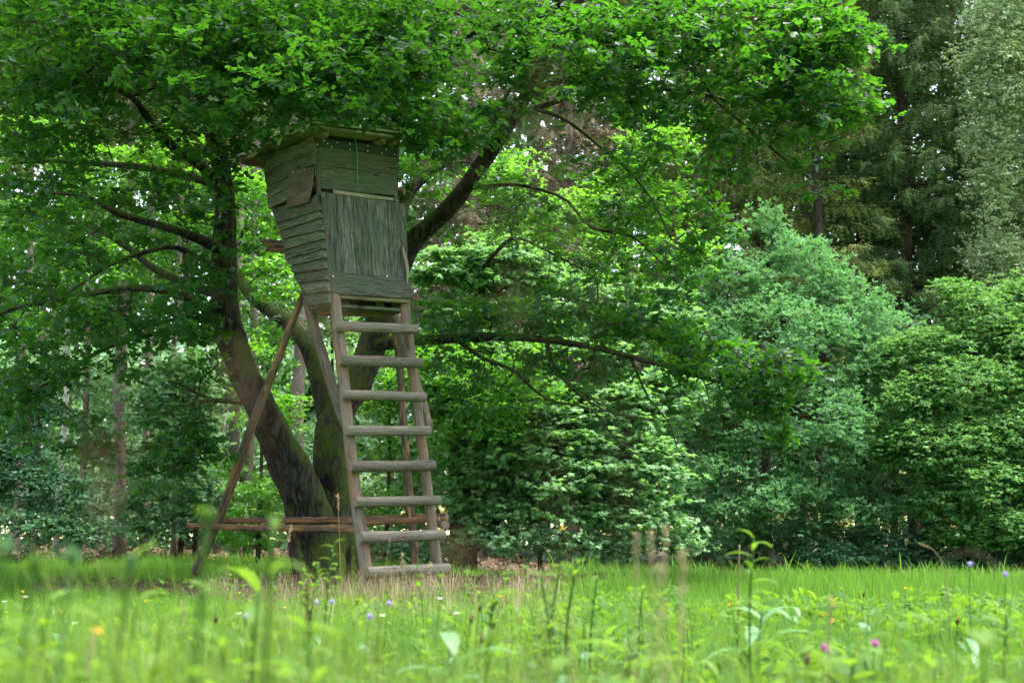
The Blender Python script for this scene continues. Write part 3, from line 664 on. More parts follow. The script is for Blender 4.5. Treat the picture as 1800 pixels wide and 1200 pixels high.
limb('branch', [(1110, 630, 16, 4), (1140, 700, 15.9, 2.5), (1175, 740, 15.8, 1.5), (1190, 790, 15.8, 1)], .1, 6)
limb('branch', [(850, 470, 17.4, 5), (900, 420, 17.1, 4), (960, 440, 16.8, 3), (1050, 490, 16.6, 2)], .1, 6, skel=True)
# unseen upper limbs so the crown closes above the picture
for (a, b, c) in ((-3.5, -1.5, 10), (3, -2, 9.5), (0, 3, 10.5), (-6, 2, 9), (-1, -1, 12), (4.5, 2.5, 10), (-3, 1, 11.5)):
    s0 = SK.p[int(RG.integers(0, 40))]
    s0 = P(365, 100, 16.8) if a < 0 else P(985, 60, 17.0)
    e = np.array([ob[0] + a, ob[1] + b, c]); m_ = (s0 + e) / 2 + np.array([0, 0, .6])
    SK.limb([s0, m_, e], [.12, .08, .04]); tube('branch', [s0, m_, e], [.12, .08, .04], M['oak_bark'], oak, 8, .1, .3)

# leaf masses as seen in the photograph: (x, y, rx, ry, distance, depth spread, how dense 0-1)
OAKM = [(90, 60, 170, 110, 15.0, 1.2, 1), (330, 60, 170, 100, 14.6, 1.0, 1), (560, 60, 170, 100, 14.6, 1.0, 1), (120, 60, 200, 120, 17.0, 1.2, .8), (400, 90, 240, 110, 16.5, 1.2, .8),
        (620, 140, 130, 70, 14.6, .8, .9), (440, 180, 120, 60, 14.4, .6, .6), (600, 90, 180, 110, 17.0, 1.2, 1), (80, 200, 120, 80, 15.5, 1.2, .7), (210, 220, 100, 60, 16.5, 1.5, .5), (60, 330, 100, 90, 15.2, 1.2, .75),
        (190, 330, 110, 60, 16.3, 1.5, .55), (320, 240, 60, 60, 15.8, .8, .5), (440, 250, 55, 35, 15.6, .5, .8), (330, 350, 60, 60, 15.8, .7, .45),
        (60, 450, 110, 60, 15.2, 1.2, .5), (200, 440, 120, 50, 16.5, 1.5, .5), (330, 480, 60, 40, 15.8, .6, .55), (250, 555, 130, 42, 15.8, 1.2, .8), (80, 560, 110, 55, 15.4, 1.2, .7),
        (350, 560, 50, 30, 15.6, .6, .7), (400, 400, 30, 60, 15.9, .4, .35), (400, 300, 30, 50, 15.9, .4, .5), (470, 560, 40, 70, 18.5, .6, .3), (60, 640, 80, 40, 15.6, 1, .7), (190, 640, 90, 22, 15.8, .7, .5), (25, 710, 45, 60, 15.5, .7, .6),
        (155, 770, 42, 32, 15.6, .4, .7), (170, 800, 30, 22, 15.6, .3, .7), (300, 760, 55, 50, 16, .5, .45), (290, 830, 55, 45, 16.2, .5, .4), (350, 760, 30, 60, 16.1, .4, .4), (360, 640, 30, 30, 16.3, .4, .5), (370, 790, 22, 30, 16.1, .3, .4),
        (480, 480, 50, 60, 19, .5, .35), (445, 410, 25, 70, 18.6, .5, .5), (460, 600, 50, 60, 18.9, .6, .3),
        (700, 60, 100, 80, 15.0, 1, .8), (760, 190, 70, 70, 15.3, .9, .8), (780, 70, 80, 60, 17.6, 1, .6), (800, 200, 80, 60, 17.0, 1, .6), (760, 250, 50, 40, 15.4, .5, .8), (750, 300, 40, 40, 18.3, .6, .5), (830, 215, 60, 40, 15.4, .5, .5),
        (640, 190, 60, 24, 15.8, .3, .8), (920, 50, 110, 60, 15.6, 1, .8), (1000, 110, 100, 60, 15.7, 1, .85), (930, 150, 90, 50, 16.2, 1, .5), (1080, 60, 110, 60, 15.4, 1, .9), (1080, 150, 90, 45, 15.6, .9, .8),
        (1200, 60, 110, 60, 15.3, .8, .85), (1180, 170, 90, 45, 15.6, .9, .6), (1320, 60, 100, 60, 15.2, .8, .95), (1420, 70, 90, 70, 15.1, .6, .95), (1480, 60, 70, 60, 15.0, .5, .9), (1330, 150, 100, 45, 15.2, .7, .95),
        (1450, 170, 80, 50, 15.1, .6, .95), (1510, 195, 35, 28, 15.1, .3, .8), (1380, 225, 70, 30, 15.1, .4, .8), (1280, 225, 60, 30, 15.2, .4, .5), (1440, 325, 28, 14, 15, .2, .8), (1400, 290, 35, 16, 15.1, .2, .6), (1300, 290, 45, 20, 15.3, .3, .5), (1230, 250, 50, 40, 15.6, .5, .5),
        (880, 270, 50, 40, 17.4, .7, .45), (890, 340, 70, 40, 17, .8, .55), (960, 400, 90, 40, 16.8, 1, .6), (1060, 300, 60, 40, 16.5, .8, .6), (1120, 240, 70, 40, 16.2, .8, .6), (1150, 330, 80, 50, 16.1, .8, .75), (1230, 380, 45, 50, 15.9, .6, .8),
        (1080, 400, 80, 45, 16.5, .9, .65), (1190, 430, 60, 40, 16, .6, .75), (1100, 490, 90, 40, 16.4, .8, .7), (1200, 500, 40, 40, 16, .5, .8), (980, 490, 80, 40, 16.8, .8, .5), (860, 420, 60, 40, 17.2, .8, .4), (1000, 560, 130, 35, 16.3, .7, .85),
        (880, 560, 80, 30, 16.6, .6, .8), (790, 560, 60, 30, 17, .6, .7), (760, 600, 40, 25, 17.2, .5, .7), (1130, 590, 90, 35, 15.9, .7, .85), (1230, 620, 80, 35, 15.6, .6, .85), (1330, 650, 70, 30, 15.4, .4, .85), (1400, 660, 50, 18, 15.3, .3, .8),
        (1290, 690, 60, 22, 15.5, .3, .7), (1360, 710, 45, 22, 15.4, .3, .7), (1372, 755, 25, 24, 15.4, .2, .7), (830, 640, 70, 35, 17, .6, .5), (930, 640, 80, 30, 16.6, .6, .5), (800, 690, 55, 30, 17, .4, .4), (870, 720, 40, 20, 16.8, .4, .3), (1040, 650, 80, 25, 16.2, .5, .35),
        (760, 380, 28, 28, 17.8, .4, .4), (740, 250, 40, 60, 18.8, .6, .5)]
tg = []
for (cx, cy, rx, ry, Y, dY, den) in OAKM:
    n = int(math.pi * rx * ry / 330 * den * (1.25 if cy > 540 and cx > 700 else .62 if 820 < cx < 1290 and 230 < cy else 1.2 if cy > 600 else .72 if cx < 360 and 210 < cy < 500 else 1.0)) + 1
    for _ in range(n):
        a = RG.random() * 2 * math.pi; r = RG.random() ** .5; dx = math.cos(a) * r; dy = math.sin(a) * r
        # sheets of foliage: pull to wavy horizontal layers
        yy = cy + ry * dy; yy = yy + 9 * math.sin(yy / 26 * 2 * math.pi + (cx + rx * dx) * .015)
        Yq = Y + RG.normal(0, dY * .6); xx = cx + rx * dx
        if 415 < xx < 735 and 262 < yy < 570 and Yq < 16.9: continue
        if 425 < xx < 560 and 232 + (560 - xx) * .36 < yy < 300 and Yq < 16.9: continue
        if 560 <= xx < 715 and 205 < yy < 300 and Yq < 16.9: continue
        tg.append(P(xx, yy, Yq))
tg = np.array(tg)
SK.grow(tg, .16, RG)
SK.twigs('twig', M['twig'], oak, .0035, 4, .035)
pos, ax, nor, sc, rnd = leaves_at(SK.tips, SK.dirs, RG, 4, 5, .09, .55, .118, .12, .5)
pos2, ax2, nor2, sc2, rnd2 = leaves_at(SK.tips, SK.dirs, RG, 1, 2, .05, .5, .125, .12, .5)
pos = np.concatenate([pos, pos2]); ax = np.concatenate([ax, ax2]); nor = np.concatenate([nor, nor2]); sc = np.concatenate([sc, sc2]); rnd = np.concatenate([rnd, rnd2])
# the 290 leaves that show largest are separate parts
scr = np.stack([900 + F * pos[:, 0] / pos[:, 1], 905 - F * (pos[:, 2] - CAMZ) / pos[:, 1]], 1)
vis = (scr[:, 0] > 5) & (scr[:, 0] < 1795) & (scr[:, 1] > 5)
key = np.where(vis, sc / pos[:, 1], 0); top = np.argsort(-key)[:290]; keep = np.ones(len(pos), bool); keep[top] = False
OV, OT = LT['oak']
variants = []
for k in range(4):
    VV = OV.copy(); VV[:, 2] += [-.1, .02, -.2, .06][k] * (VV[:, 1] ** 2); VV[:, 0] *= [1, 1.1, .9, 1][k]
    variants.append(mesh_data('leaf', VV, OT, M['oak'], rnd=np.full(len(VV), [.25, .5, .75, .6][k])))
for c_, i_ in enumerate(top):
    y = norm(ax[i_]); x = norm(np.cross(y, nor[i_])); z = np.cross(x, y); s_ = sc[i_]
    o = bpy.data.objects.new('leaf', variants[c_ % 4]); C.objects.link(o); o.parent = oak
    o.matrix_basis = Matrix.Translation(Vector(pos[i_] - ob)) @ Matrix([[x[0], y[0], z[0], 0], [x[1], y[1], z[1], 0], [x[2], y[2], z[2], 0], [0, 0, 0, 1]]) @ Matrix.Scale(float(s_), 4)
near = keep & (vis)
fr = near & (pos[:, 1] < 16.2); bk = near & ~fr
A_ = place(LT['oak2'], pos[fr], ax[fr], nor[fr], sc[fr], rnd[fr]); B_ = place(LT['lobed'], pos[bk], ax[bk], nor[bk], sc[bk], rnd[bk])
obj('crown', np.concatenate([A_[0], B_[0]]), np.concatenate([A_[1], B_[1] + len(A_[0])]), M['oak'], oak, rnd=np.concatenate([A_[2], B_[2]]), kind='stuff')
# top of the crown above the picture
tg2 = np.stack([RG.uniform(ob[0] - 7.5, ob[0] + 6.5, 800), RG.uniform(12, 21, 800), RG.uniform(7.0, 11.5, 800)], 1)
q = ((tg2[:, 0] - ob[0] + .6) / 6.6) ** 2 + ((tg2[:, 1] - ob[1] + .6) / 4.4) ** 2 + ((tg2[:, 2] - 6.5) / 5.5) ** 2
tg2 = tg2[(q < 1) & (tg2[:, 2] > CAMZ + (915 / F) * tg2[:, 1] + .15)]
dd = norm(tg2 - np.array([ob[0], ob[1], 6.]))
p2 = leaves_at(tg2, dd, RG, 4, 6, .3, .6, .2, .1, .5)
off = keep & ~vis
V, T, R_ = place(LT['oval'], np.concatenate([p2[0], pos[off]]), np.concatenate([p2[1], ax[off]]), np.concatenate([p2[2], nor[off]]), np.concatenate([p2[3], sc[off]]), np.concatenate([p2[4], rnd[off]]))
obj('upper_crown', V, T, M['oak'], oak, rnd=R_, kind='stuff')

# ------------------------------------------------------------------ broadleaved trees and shrubs
def tree(name, label, base, trunk, billows, n, leaf, lmat, bark='bark', step=.3, ksub=3, nleaf=5, spread=.12, flat=.6, size=.09, droop=.1, tilt=.45, outw=.6, layers=0., shell=3.5,
         group=None, cat='tree', extra=(), seed=1, r0=.0022, layer_h=.35, gap=-.12):
    rg = np.random.default_rng(seed)
    px, Y, sc_ = base; b = P(px, 905, Y); b[2] = gz(b[0], b[1]) - .02
    e = empty(name, b, label, cat, group); sk = Skel(40000)
    tp = [b + np.array([0, 0, -.1])] + [P(x, y, yy) for x, y, yy, r in trunk]; tr = [trunk[0][3] / F * Y * 1.3] + [r / F * yy for x, y, yy, r in trunk]
    tube('trunk', tp, tr, M[bark], e, 10, .1, .3, seed); sk.limb(tp, tr)
    for ex in extra:
        q = [P(x, y, yy) for x, y, yy, r in ex]; qr = [r / F * yy for x, y, yy, r in ex]; tube('branch', q, qr, M[bark], e, 8, .1, .2, seed); sk.limb(q, qr)
    wts = np.array([bw[3] * bw[4] for bw in billows], float); wts /= wts.sum(); tg = []; outs = []
    for bw, w in zip(billows, wts):
        c = P(bw[0], bw[1], bw[2]); k = int(n * w) + 1; R3 = np.array([bw[3] / F * bw[2], bw[3] / F * bw[2] * .8, bw[4] / F * bw[2]])
        d = norm(rg.normal(0, 1, (k * 3, 3))); d = d[(d[:, 2] > -.55 - .3 * rg.random(len(d))) & (d[:, 1] < .55)][:k]
        lump = np.array([noise.noise(Vector(x_ * 2.3 + c)) for x_ in d])
        r = rg.random(len(d)) ** (1 / shell) * (1 + .28 * lump); p = c + d * r[:, None] * R3
        if layers: p[:, 2] += layers * layer_h * np.sin(p[:, 2] / layer_h * 2 * math.pi + p[:, 0] * 1.2) * .35
        tg.append(p); outs.append(d)
    tg = np.concatenate(tg); outs = np.concatenate(outs); nz = np.array([noise.noise(Vector((q[0] * 1.1, q[1] * 1.1, q[2] * 1.9))) for q in tg]); ok = (tg[:, 2] > gz(tg[:, 0], tg[:, 1]) + .1) & (nz > gap); tg = tg[ok]; outs = outs[ok]
    order = {tuple(np.round(t, 5)): o_ for t, o_ in zip(tg, outs)}
    sk.grow(tg, step, rg); O = np.array([order[tuple(np.round(t, 5))] for t in sk.tips])
    sk.twigs('twig', M['twig'], e, r0, 3, .05)
    a = leaves_at(sk.tips, sk.dirs, rg, ksub, nleaf, spread, flat, size, droop, tilt, O, outw)
    V, T, R_ = place(LT[leaf], *a); obj('crown', V, T, M[lmat], e, rnd=R_, kind='stuff'); return e

tree('young_oak_tree', 'rounded pale green young oak at the meadow edge right of the hunting stand', (1400, 24.0, 1), [(1400, 900, 24, 16), (1395, 750, 24, 13), (1390, 620, 24.2, 9), (1360, 500, 24.4, 5), (1335, 420, 24.6, 2)],
     [(1330, 440, 24.6, 60, 60), (1345, 395, 24.6, 28, 40), (1400, 500, 24.2, 100, 80), (1270, 530, 24.2, 80, 80), (1480, 570, 24, 80, 90), (1380, 620, 23.4, 130, 100), (1240, 640, 23.8, 80, 90), (1520, 680, 23.6, 80, 90),
      (1320, 740, 23.0, 110, 80), (1450, 770, 22.9, 120, 80), (1220, 800, 23.2, 70, 80), (1540, 830, 23.0, 90, 70), (1290, 860, 22.6, 120, 60), (1400, 900, 22.5, 110, 55), (1500, 900, 22.6, 90, 45), (1240, 920, 22.8, 80, 45), (1200, 560, 24.4, 50, 70)],
     3900, 'lobed', 'young', gap=-.2, ksub=5, nleaf=6, spread=.12, size=.068, droop=-.35, tilt=.5, outw=.8, seed=11)
tree('maple_tree', 'light green maple with hanging leaf layers just right of the ladder', (815, 21.0, 1), [(812, 900, 21, 22), (805, 800, 21, 16), (820, 650, 21.3, 10), (850, 500, 21.6, 6)],
     [(790, 480, 21.6, 70, 50), (880, 470, 21.8, 80, 50), (960, 520, 22, 90, 50), (800, 590, 21.4, 70, 60), (810, 700, 21, 70, 60), (900, 720, 20.7, 90, 60), (1000, 640, 21.3, 100, 60), (1060, 720, 20.8, 90, 60), (930, 800, 20.4, 90, 60),
      (1050, 810, 20.4, 90, 60), (1130, 830, 20.6, 70, 55), (840, 830, 20.5, 60, 60), (990, 880, 20.2, 90, 50), (1100, 900, 20.3, 80, 45), (1160, 700, 21.4, 60, 60), (880, 900, 20.4, 70, 45), (1140, 560, 22, 80, 60), (1190, 640, 22, 50, 50), (1150, 930, 20.5, 45, 30)],
     3300, 'maple', 'maple', gap=-.36, ksub=4, nleaf=5, spread=.13, flat=.35, size=.098, droop=.25, tilt=.35, outw=.35, layers=1, seed=12,
     extra=[[(815, 960, 21, 8), (870, 920, 20.7, 7), (900, 880, 20.5, 5), (950, 840, 20.3, 3)], [(815, 985, 21, 7), (850, 950, 20.6, 6), (875, 905, 20.4, 5), (910, 860, 20.2, 3)], [(818, 930, 21, 6), (850, 890, 20.8, 5), (890, 855, 20.7, 3)]])
tree('hornbeam_tree', 'yellow-green hornbeam with layered sprays at the right edge of the meadow', (1700, 22.6, 1), [(1700, 900, 22.6, 16), (1705, 750, 22.8, 12), (1715, 600, 23, 7), (1690, 500, 23.2, 3)],
     [(1680, 540, 23.2, 45, 50), (1730, 580, 23, 70, 60), (1650, 620, 22.9, 70, 50), (1790, 640, 22.7, 60, 70), (1700, 690, 22.4, 100, 60), (1620, 710, 22.4, 60, 50), (1780, 760, 22.1, 80, 60), (1670, 790, 22, 90, 55), (1600, 800, 22.2, 50, 45),
      (1750, 860, 21.7, 90, 60), (1660, 880, 21.9, 60, 45), (1800, 920, 21.5, 80, 50), (1720, 935, 21.8, 70, 35), (1850, 800, 22, 90, 90), (1860, 640, 22.6, 80, 80), (1840, 540, 23.4, 70, 60), (1780, 540, 23.6, 40, 50), (1600, 640, 23.2, 50, 50), (1560, 760, 22.6, 40, 50)],
     4200, 'oval', 'horn', gap=-.3, ksub=5, nleaf=7, spread=.15, flat=.4, size=.072, droop=.15, tilt=.45, outw=.5, layers=.25, seed=13)
tree('birch_tree', 'pale silvery-green birch at the top right corner', (1835, 27, 1), [(1835, 900, 27, 11), (1830, 700, 27, 10), (1825, 450, 27, 8), (1815, 200, 27, 5), (1805, 0, 27, 3)],
     [(1760, 40, 26.5, 60, 60), (1740, 130, 26.3, 50, 60), (1745, 240, 26.2, 55, 80), (1790, 180, 26, 60, 90), (1760, 350, 26, 60, 80), (1790, 420, 26, 60, 90), (1750, 460, 25.9, 50, 60), (1780, 540, 25.6, 60, 60), (1850, 100, 26, 60, 90), (1850, 300, 26, 60, 120), (1790, -60, 26.5, 60, 60), (1700, 110, 26.6, 25, 40)],
     2900, 'oval', 'birch', gap=-.1, bark='bark', ksub=6, nleaf=6, spread=.15, flat=1.3, size=.06, droop=.6, tilt=.45, outw=1.0, layers=.8, layer_h=.8, seed=14)
tree('beech_tree', 'blue-green beech in the gap between young oak and hornbeam', (1637, 23.6, 1), [(1637, 900, 23.6, 12), (1635, 760, 23.8, 10), (1630, 640, 24, 6)],
     [(1590, 640, 24.2, 60, 60), (1570, 740, 24, 60, 60), (1640, 720, 24, 60, 60), (1560, 850, 23.8, 50, 40), (1600, 880, 24, 60, 25), (1720, 800, 24, 80, 80), (1800, 850, 24, 70, 80), (1560, 600, 24.4, 50, 50)],
     1000, 'oval', 'young', ksub=4, nleaf=6, spread=.14, size=.085, outw=.5, seed=15)
for k, (px, Y, r, lab) in enumerate([(1518, 24.2, 15, 'thick dark trunk under the young oak, widest of the shaded trunks'), (1572, 25.5, 6, 'thin dark trunk second from the left in the gap under the trees'), (1606, 25.0, 9, 'dark trunk in the middle of the gap under the trees at right'),
                                     (1205, 25.0, 8, 'dark trunk half hidden under the left edge of the young oak'), (1345, 26, 9, 'dark trunk hidden behind the low leaves of the young oak')]):
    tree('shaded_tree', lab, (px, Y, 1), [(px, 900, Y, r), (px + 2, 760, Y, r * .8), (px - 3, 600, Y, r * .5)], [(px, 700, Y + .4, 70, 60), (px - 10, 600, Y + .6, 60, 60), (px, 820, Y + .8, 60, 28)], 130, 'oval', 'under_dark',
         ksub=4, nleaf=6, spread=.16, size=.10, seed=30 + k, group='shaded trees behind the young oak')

tree('backlit_fill_left', 'yellow-green crown added for the backlit rear oak leaves behind the left boughs', (345, 24.5, 1), [(345, 900, 24.5, 5), (340, 650, 24.5, 4), (320, 400, 24, 4), (290, 200, 23.5, 2)],  # added tree: bright leaves stand in for the oak's backlit rear foliage
     [(60, 250, 22.5, 90, 70), (180, 330, 22.3, 90, 70), (330, 300, 22.4, 90, 80), (60, 420, 22.3, 90, 70), (200, 480, 22, 90, 60), (330, 440, 22.2, 80, 70), (440, 360, 22.4, 70, 80), (470, 500, 22.1, 70, 60), (120, 560, 22, 100, 50), (420, 600, 22, 60, 50)],
     1150, 'oval', 'bright', ksub=4, nleaf=6, spread=.16, flat=.4, size=.10, layers=.8, outw=.4, gap=-.12, seed=16)
tree('backlit_fill_right', 'fresh green crown added for the backlit oak leaves right of the hut', (1100, 23.5, 1), [(1100, 900, 23.5, 9), (1100, 650, 23.6, 8), (1090, 400, 23.8, 5), (1080, 250, 24, 2)],  # second added crown, imitating sun-pierced oak foliage beside the hut
     [(900, 330, 23.6, 70, 60), (1000, 400, 23.5, 80, 60), (1100, 360, 23.6, 80, 70), (1180, 440, 23.4, 80, 60), (1060, 480, 23.2, 90, 60), (900, 440, 23.4, 80, 50), (1150, 270, 23.8, 70, 60), (1220, 340, 23.8, 50, 60)],
     900, 'oval', 'bright', ksub=4, nleaf=6, spread=.16, flat=.4, size=.095, layers=.8, outw=.4, gap=-.12, seed=17)
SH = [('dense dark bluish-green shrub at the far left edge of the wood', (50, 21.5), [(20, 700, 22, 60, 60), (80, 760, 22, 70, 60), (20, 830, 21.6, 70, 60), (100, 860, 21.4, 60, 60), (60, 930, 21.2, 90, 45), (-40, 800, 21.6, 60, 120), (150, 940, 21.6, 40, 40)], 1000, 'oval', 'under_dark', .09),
      ('pale green maple sapling left of the slanting leg of the stand', (320, 23.0), [(330, 670, 23, 50, 40), (280, 720, 23, 45, 40), (350, 760, 22.8, 50, 45), (300, 820, 22.8, 50, 45), (360, 870, 22.6, 50, 45), (300, 920, 22.6, 50, 40), (395, 930, 22.8, 40, 35), (250, 900, 23, 35, 50)], 700, 'maple', 'under', .10),
      ('fresh green hazel between the two oak stems and the slanting leg', (455, 20.5), [(450, 660, 20.8, 40, 50), (480, 740, 20.6, 45, 50), (430, 800, 20.5, 45, 50), (470, 870, 20.4, 50, 45), (440, 930, 20.6, 45, 35), (520, 690, 20.7, 35, 50)], 520, 'oval', 'bright', .085),
      ('backlit lime green hazel seen through the ladder rungs', (680, 20.8), [(670, 620, 21, 50, 50), (720, 690, 20.8, 60, 50), (660, 740, 20.8, 45, 45), (700, 810, 20.7, 60, 45), (680, 890, 20.6, 60, 40), (770, 760, 20.4, 40, 50), (780, 650, 20.2, 50, 45), (850, 690, 19.9, 55, 45), (910, 640, 20.0, 50, 40), (880, 750, 19.9, 35, 25), (960, 700, 19.9, 30, 25)], 900, 'oval', 'bright', .085),
      ('soft green shrub behind the tall pinkish spruce trunk', (215, 25.5), [(200, 700, 25.5, 60, 60), (150, 780, 25.5, 50, 60), (230, 800, 25.3, 50, 50), (190, 880, 25.2, 60, 50), (240, 940, 25, 60, 35), (140, 900, 25, 50, 50), (120, 700, 26, 60, 60)], 800, 'oval', 'under', .085),
      ('greyish-green shrub under the oak boughs far behind the hut', (580, 24.0), [(560, 480, 24, 80, 60), (480, 560, 24, 60, 60), (600, 600, 23.8, 60, 50), (540, 800, 23.6, 60, 60), (600, 880, 23.4, 80, 50), (440, 620, 24.2, 60, 60), (390, 720, 24.2, 50, 60)], 600, 'oval', 'under', .09),
      ('low leafy bramble at the foot of the maple', (950, 20.0), [(900, 950, 20, 60, 22), (980, 955, 20, 60, 22), (1060, 960, 20.2, 60, 20), (830, 960, 20, 40, 25), (1120, 955, 20.3, 60, 24), (1180, 945, 21, 45, 30), (1160, 965, 20.6, 60, 16), (740, 975, 20.5, 60, 22), (640, 985, 20.8, 60, 20), (880, 980, 20.2, 60, 18)], 520, 'maple', 'under', .09),
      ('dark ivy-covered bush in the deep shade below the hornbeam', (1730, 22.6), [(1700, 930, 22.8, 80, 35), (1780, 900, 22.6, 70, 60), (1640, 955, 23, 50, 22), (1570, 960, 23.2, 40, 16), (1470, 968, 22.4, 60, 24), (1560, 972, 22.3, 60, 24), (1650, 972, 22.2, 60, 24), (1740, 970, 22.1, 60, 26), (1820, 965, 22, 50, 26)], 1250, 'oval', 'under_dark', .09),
      ('low dark bush filling the shade under the young oak', (1330, 23.6), [(1250, 950, 23.6, 70, 20), (1340, 950, 23.6, 70, 22), (1440, 955, 23.8, 70, 18), (1520, 950, 23.6, 50, 20), (1380, 930, 23.4, 60, 26)], 620, 'lobed', 'under', .09)]
for k, (lab, (px, Y), bl, n, lf, mt, sz) in enumerate(SH):
    ty = min(b_[1] for b_ in bl)
    tree('shrub', lab, (px, Y, 1), [(px, 930, Y, 4), (px + 5, (930 + ty) / 2, Y, 3), (px, ty, Y, 1.5)], bl, n, lf, mt, ksub=4, nleaf=6, spread=.16, flat=.5, size=sz * .85, cat='shrub', seed=50 + k, layers=.6, outw=.4, gap=-.2)

# ------------------------------------------------------------------ spruces
def spruce(label, px, Y, H, rbase, z0, mat, dens=1., rt=.14, seed=0, group='spruces of the wood behind', droop=.10, bark='spruce_bark', hang=1., name='spruce_tree', zmax=13.6, lean=0, pale=False, bare=None):
    rg = np.random.default_rng(200 + seed); b = P(px, 905, Y); b[2] = gz(b[0], b[1]); e = empty(name, b, label, 'tree', group)
    tp = [b + np.array([lean * h + .05 * math.sin(h * 1.3 + seed), 0, h]) for h in (-.1, 1, 3, 6, 9, 12, H)]
    tube('trunk', tp, [rt * 1.25, rt, rt * .92, rt * .8, rt * .65, rt * .45, .02], M[bark], e, 10, .06, .5, seed)
    zs = np.arange(z0, min(H - .3, zmax), .21); Pp = []; A = []; Nn = []; Sc = []; bp = Geo()
    for z in zs:
        for k in range(rg.integers(5, 8)):
            az = rg.random() * 2 * math.pi; L = rbase * (1 - (z - z0 * .3) / H) * rg.uniform(.65, 1.1)
            if math.sin(az) > .6 or (bare and bare[0] < z < bare[1] and math.sin(az) < -.1): continue
            d = np.array([math.cos(az), math.sin(az), 0]); zb = z + rg.normal(0, .08); s_ = rg.uniform(.1, 1)
            t = np.linspace(.12 if rg.random() < .6 else .35, 1, max(3, int(L / .16 * dens)))
            cx = b[0] + lean * zb; pt = np.stack([cx + d[0] * t * L, b[1] + d[1] * t * L, zb + .12 * L * t - droop * (t * L) ** 2 + .25 * droop * (t ** 4) * L * L], 1)
            q = pt[[0, len(pt) // 2, -1]]; q[0] = (cx, b[1], zb)
            V, T, _ = tube_geo(q, [.018, .012, .004], 3, 0, 0, False); bp.add(V, np.array(T))
            sd_ = np.array([-d[1], d[0], 0])
            for sgn in (1, -1, 0, 0):
                n_ = len(pt); p = pt + rg.normal(0, .03, (n_, 3))
                if sgn: a = d * .45 + sd_ * sgn * rg.uniform(.6, 1.1, (n_, 1)) + np.array([0, 0, -.35 * hang]) + rg.normal(0, .2, (n_, 3)); nn = np.array([[0, 0, 1.]]) + rg.normal(0, .35, (n_, 3))
                else: a = np.array([[0, 0, -1.]]) * hang + d * .25 + rg.normal(0, .28, (n_, 3)); nn = np.array([[-d[0] * .3, -1, .3]]) + rg.normal(0, .5, (n_, 3))
                Pp.append(p); A.append(a); Nn.append(nn); Sc.append(rg.uniform(.28, .52, n_) * (1 - .3 * t) * (1.0 if sgn else .9))
            Pp.append(pt[-1:]); A.append(d[None] + [0, 0, -.1]); Nn.append(np.array([[0, 0, 1.]])); Sc.append(np.array([.3]))
    pos = np.concatenate(Pp); V, T, R_ = place(LT['sprig'], pos, np.concatenate(A), np.concatenate(Nn), np.concatenate(Sc), rg.random(len(pos)) * .7 + .3 * rg.random())
    obj('crown', V, T, M[mat], e, rnd=R_, kind='stuff'); bp.obj('bough', M['twig'], e, kind='stuff'); return e
spruce('olive-green spruce with a bare straight trunk section behind the young oak', 1450, 29.0, 19, 2.2, 2.9, 'spruce_y', 1.2, .13, 1, droop=.12, bark='bark', pale=True, bare=(6.1, 8.4))
spruce('tall dark spruce left of the birch, its boughs nearly black', 1610, 30.5, 21, 2.7, 2.6, 'spruce_d', 1.2, .17, 2, bark='bark')
spruce('dark spruce directly behind the birch at the right', 1705, 31.5, 21, 2.6, 2.4, 'spruce_d', 1.2, .17, 3, bark='bark')
spruce('dark green spruce between the olive spruce and the tall dark one', 1530, 32.0, 20, 2.4, 2.6, 'spruce_d', 1.2, .16, 4, bark='bark')
spruce('olive spruce behind the tip of the long oak bough', 1345, 31.0, 19, 2.3, 2.6, 'spruce_y', 1.2, .14, 5, hang=1.6, bark='bark')
spruce('spruce with long drooping twigs behind the upper right oak boughs', 1240, 31.5, 20, 2.0, 2.8, 'spruce_y', .8, .2, 6, hang=1.8)
spruce('dead brown spruce seen in the gap right of the big oak limb', 1005, 30.0, 18, 1.9, 3.5, 'spruce_b', .8, .14, 7, hang=1.8)
spruce('dead brown spruce glimpsed above and right of the hut roof', 830, 29.5, 19, 1.9, 4.5, 'spruce_b', .8, .15, 8, hang=1.8)
spruce('green spruce at the far right edge behind the birch', 1830, 30.0, 20, 2.6, 2.4, 'spruce_d', .9, .2, 9)
spruce('spruce hidden behind the maple crown', 1110, 33.0, 18, 2.4, 2.4, 'spruce_y', .9, .18, 10)
LTR = [(208, 23.6, .10, 'tall pinkish-grey spruce trunk standing nearest at the left edge of the wood', 'spruce_bark'), (254, 25.0, .07, 'spruce trunk just right of the tall pinkish one', 'spruce_bark'), (60, 24.5, .06, 'slim pale trunk second from the left margin', 'spruce_bark'),
       (105, 24.6, .05, 'slim whitish birch-like trunk among the left shrubs', 'birch_bark'), (142, 25.5, .06, 'leaning-topped spruce trunk between the whitish one and the pinkish one', 'spruce_bark'), (28, 29.0, .08, 'brown spruce trunk closest to the left margin', 'spruce_bark'),
       (303, 24.5, .05, 'short visible brown trunk left of the slanting leg foot', 'spruce_bark'), (410, 24.0, .10, 'brown trunk just right of the slanting leg below the cross poles', 'spruce_bark'), (437, 23.4, .075, 'lighter brown trunk right beside its thicker neighbour below the cross poles', 'spruce_bark'),
       (322, 26.0, .04, 'thin dark stem beside the foot of the slanting leg', 'bark'), (385, 27.0, .06, 'slender trunk behind the slanting leg', 'spruce_bark'), (520, 29.0, .14, 'spruce seen as brown flecks left of the hut roof', 'spruce_bark')]
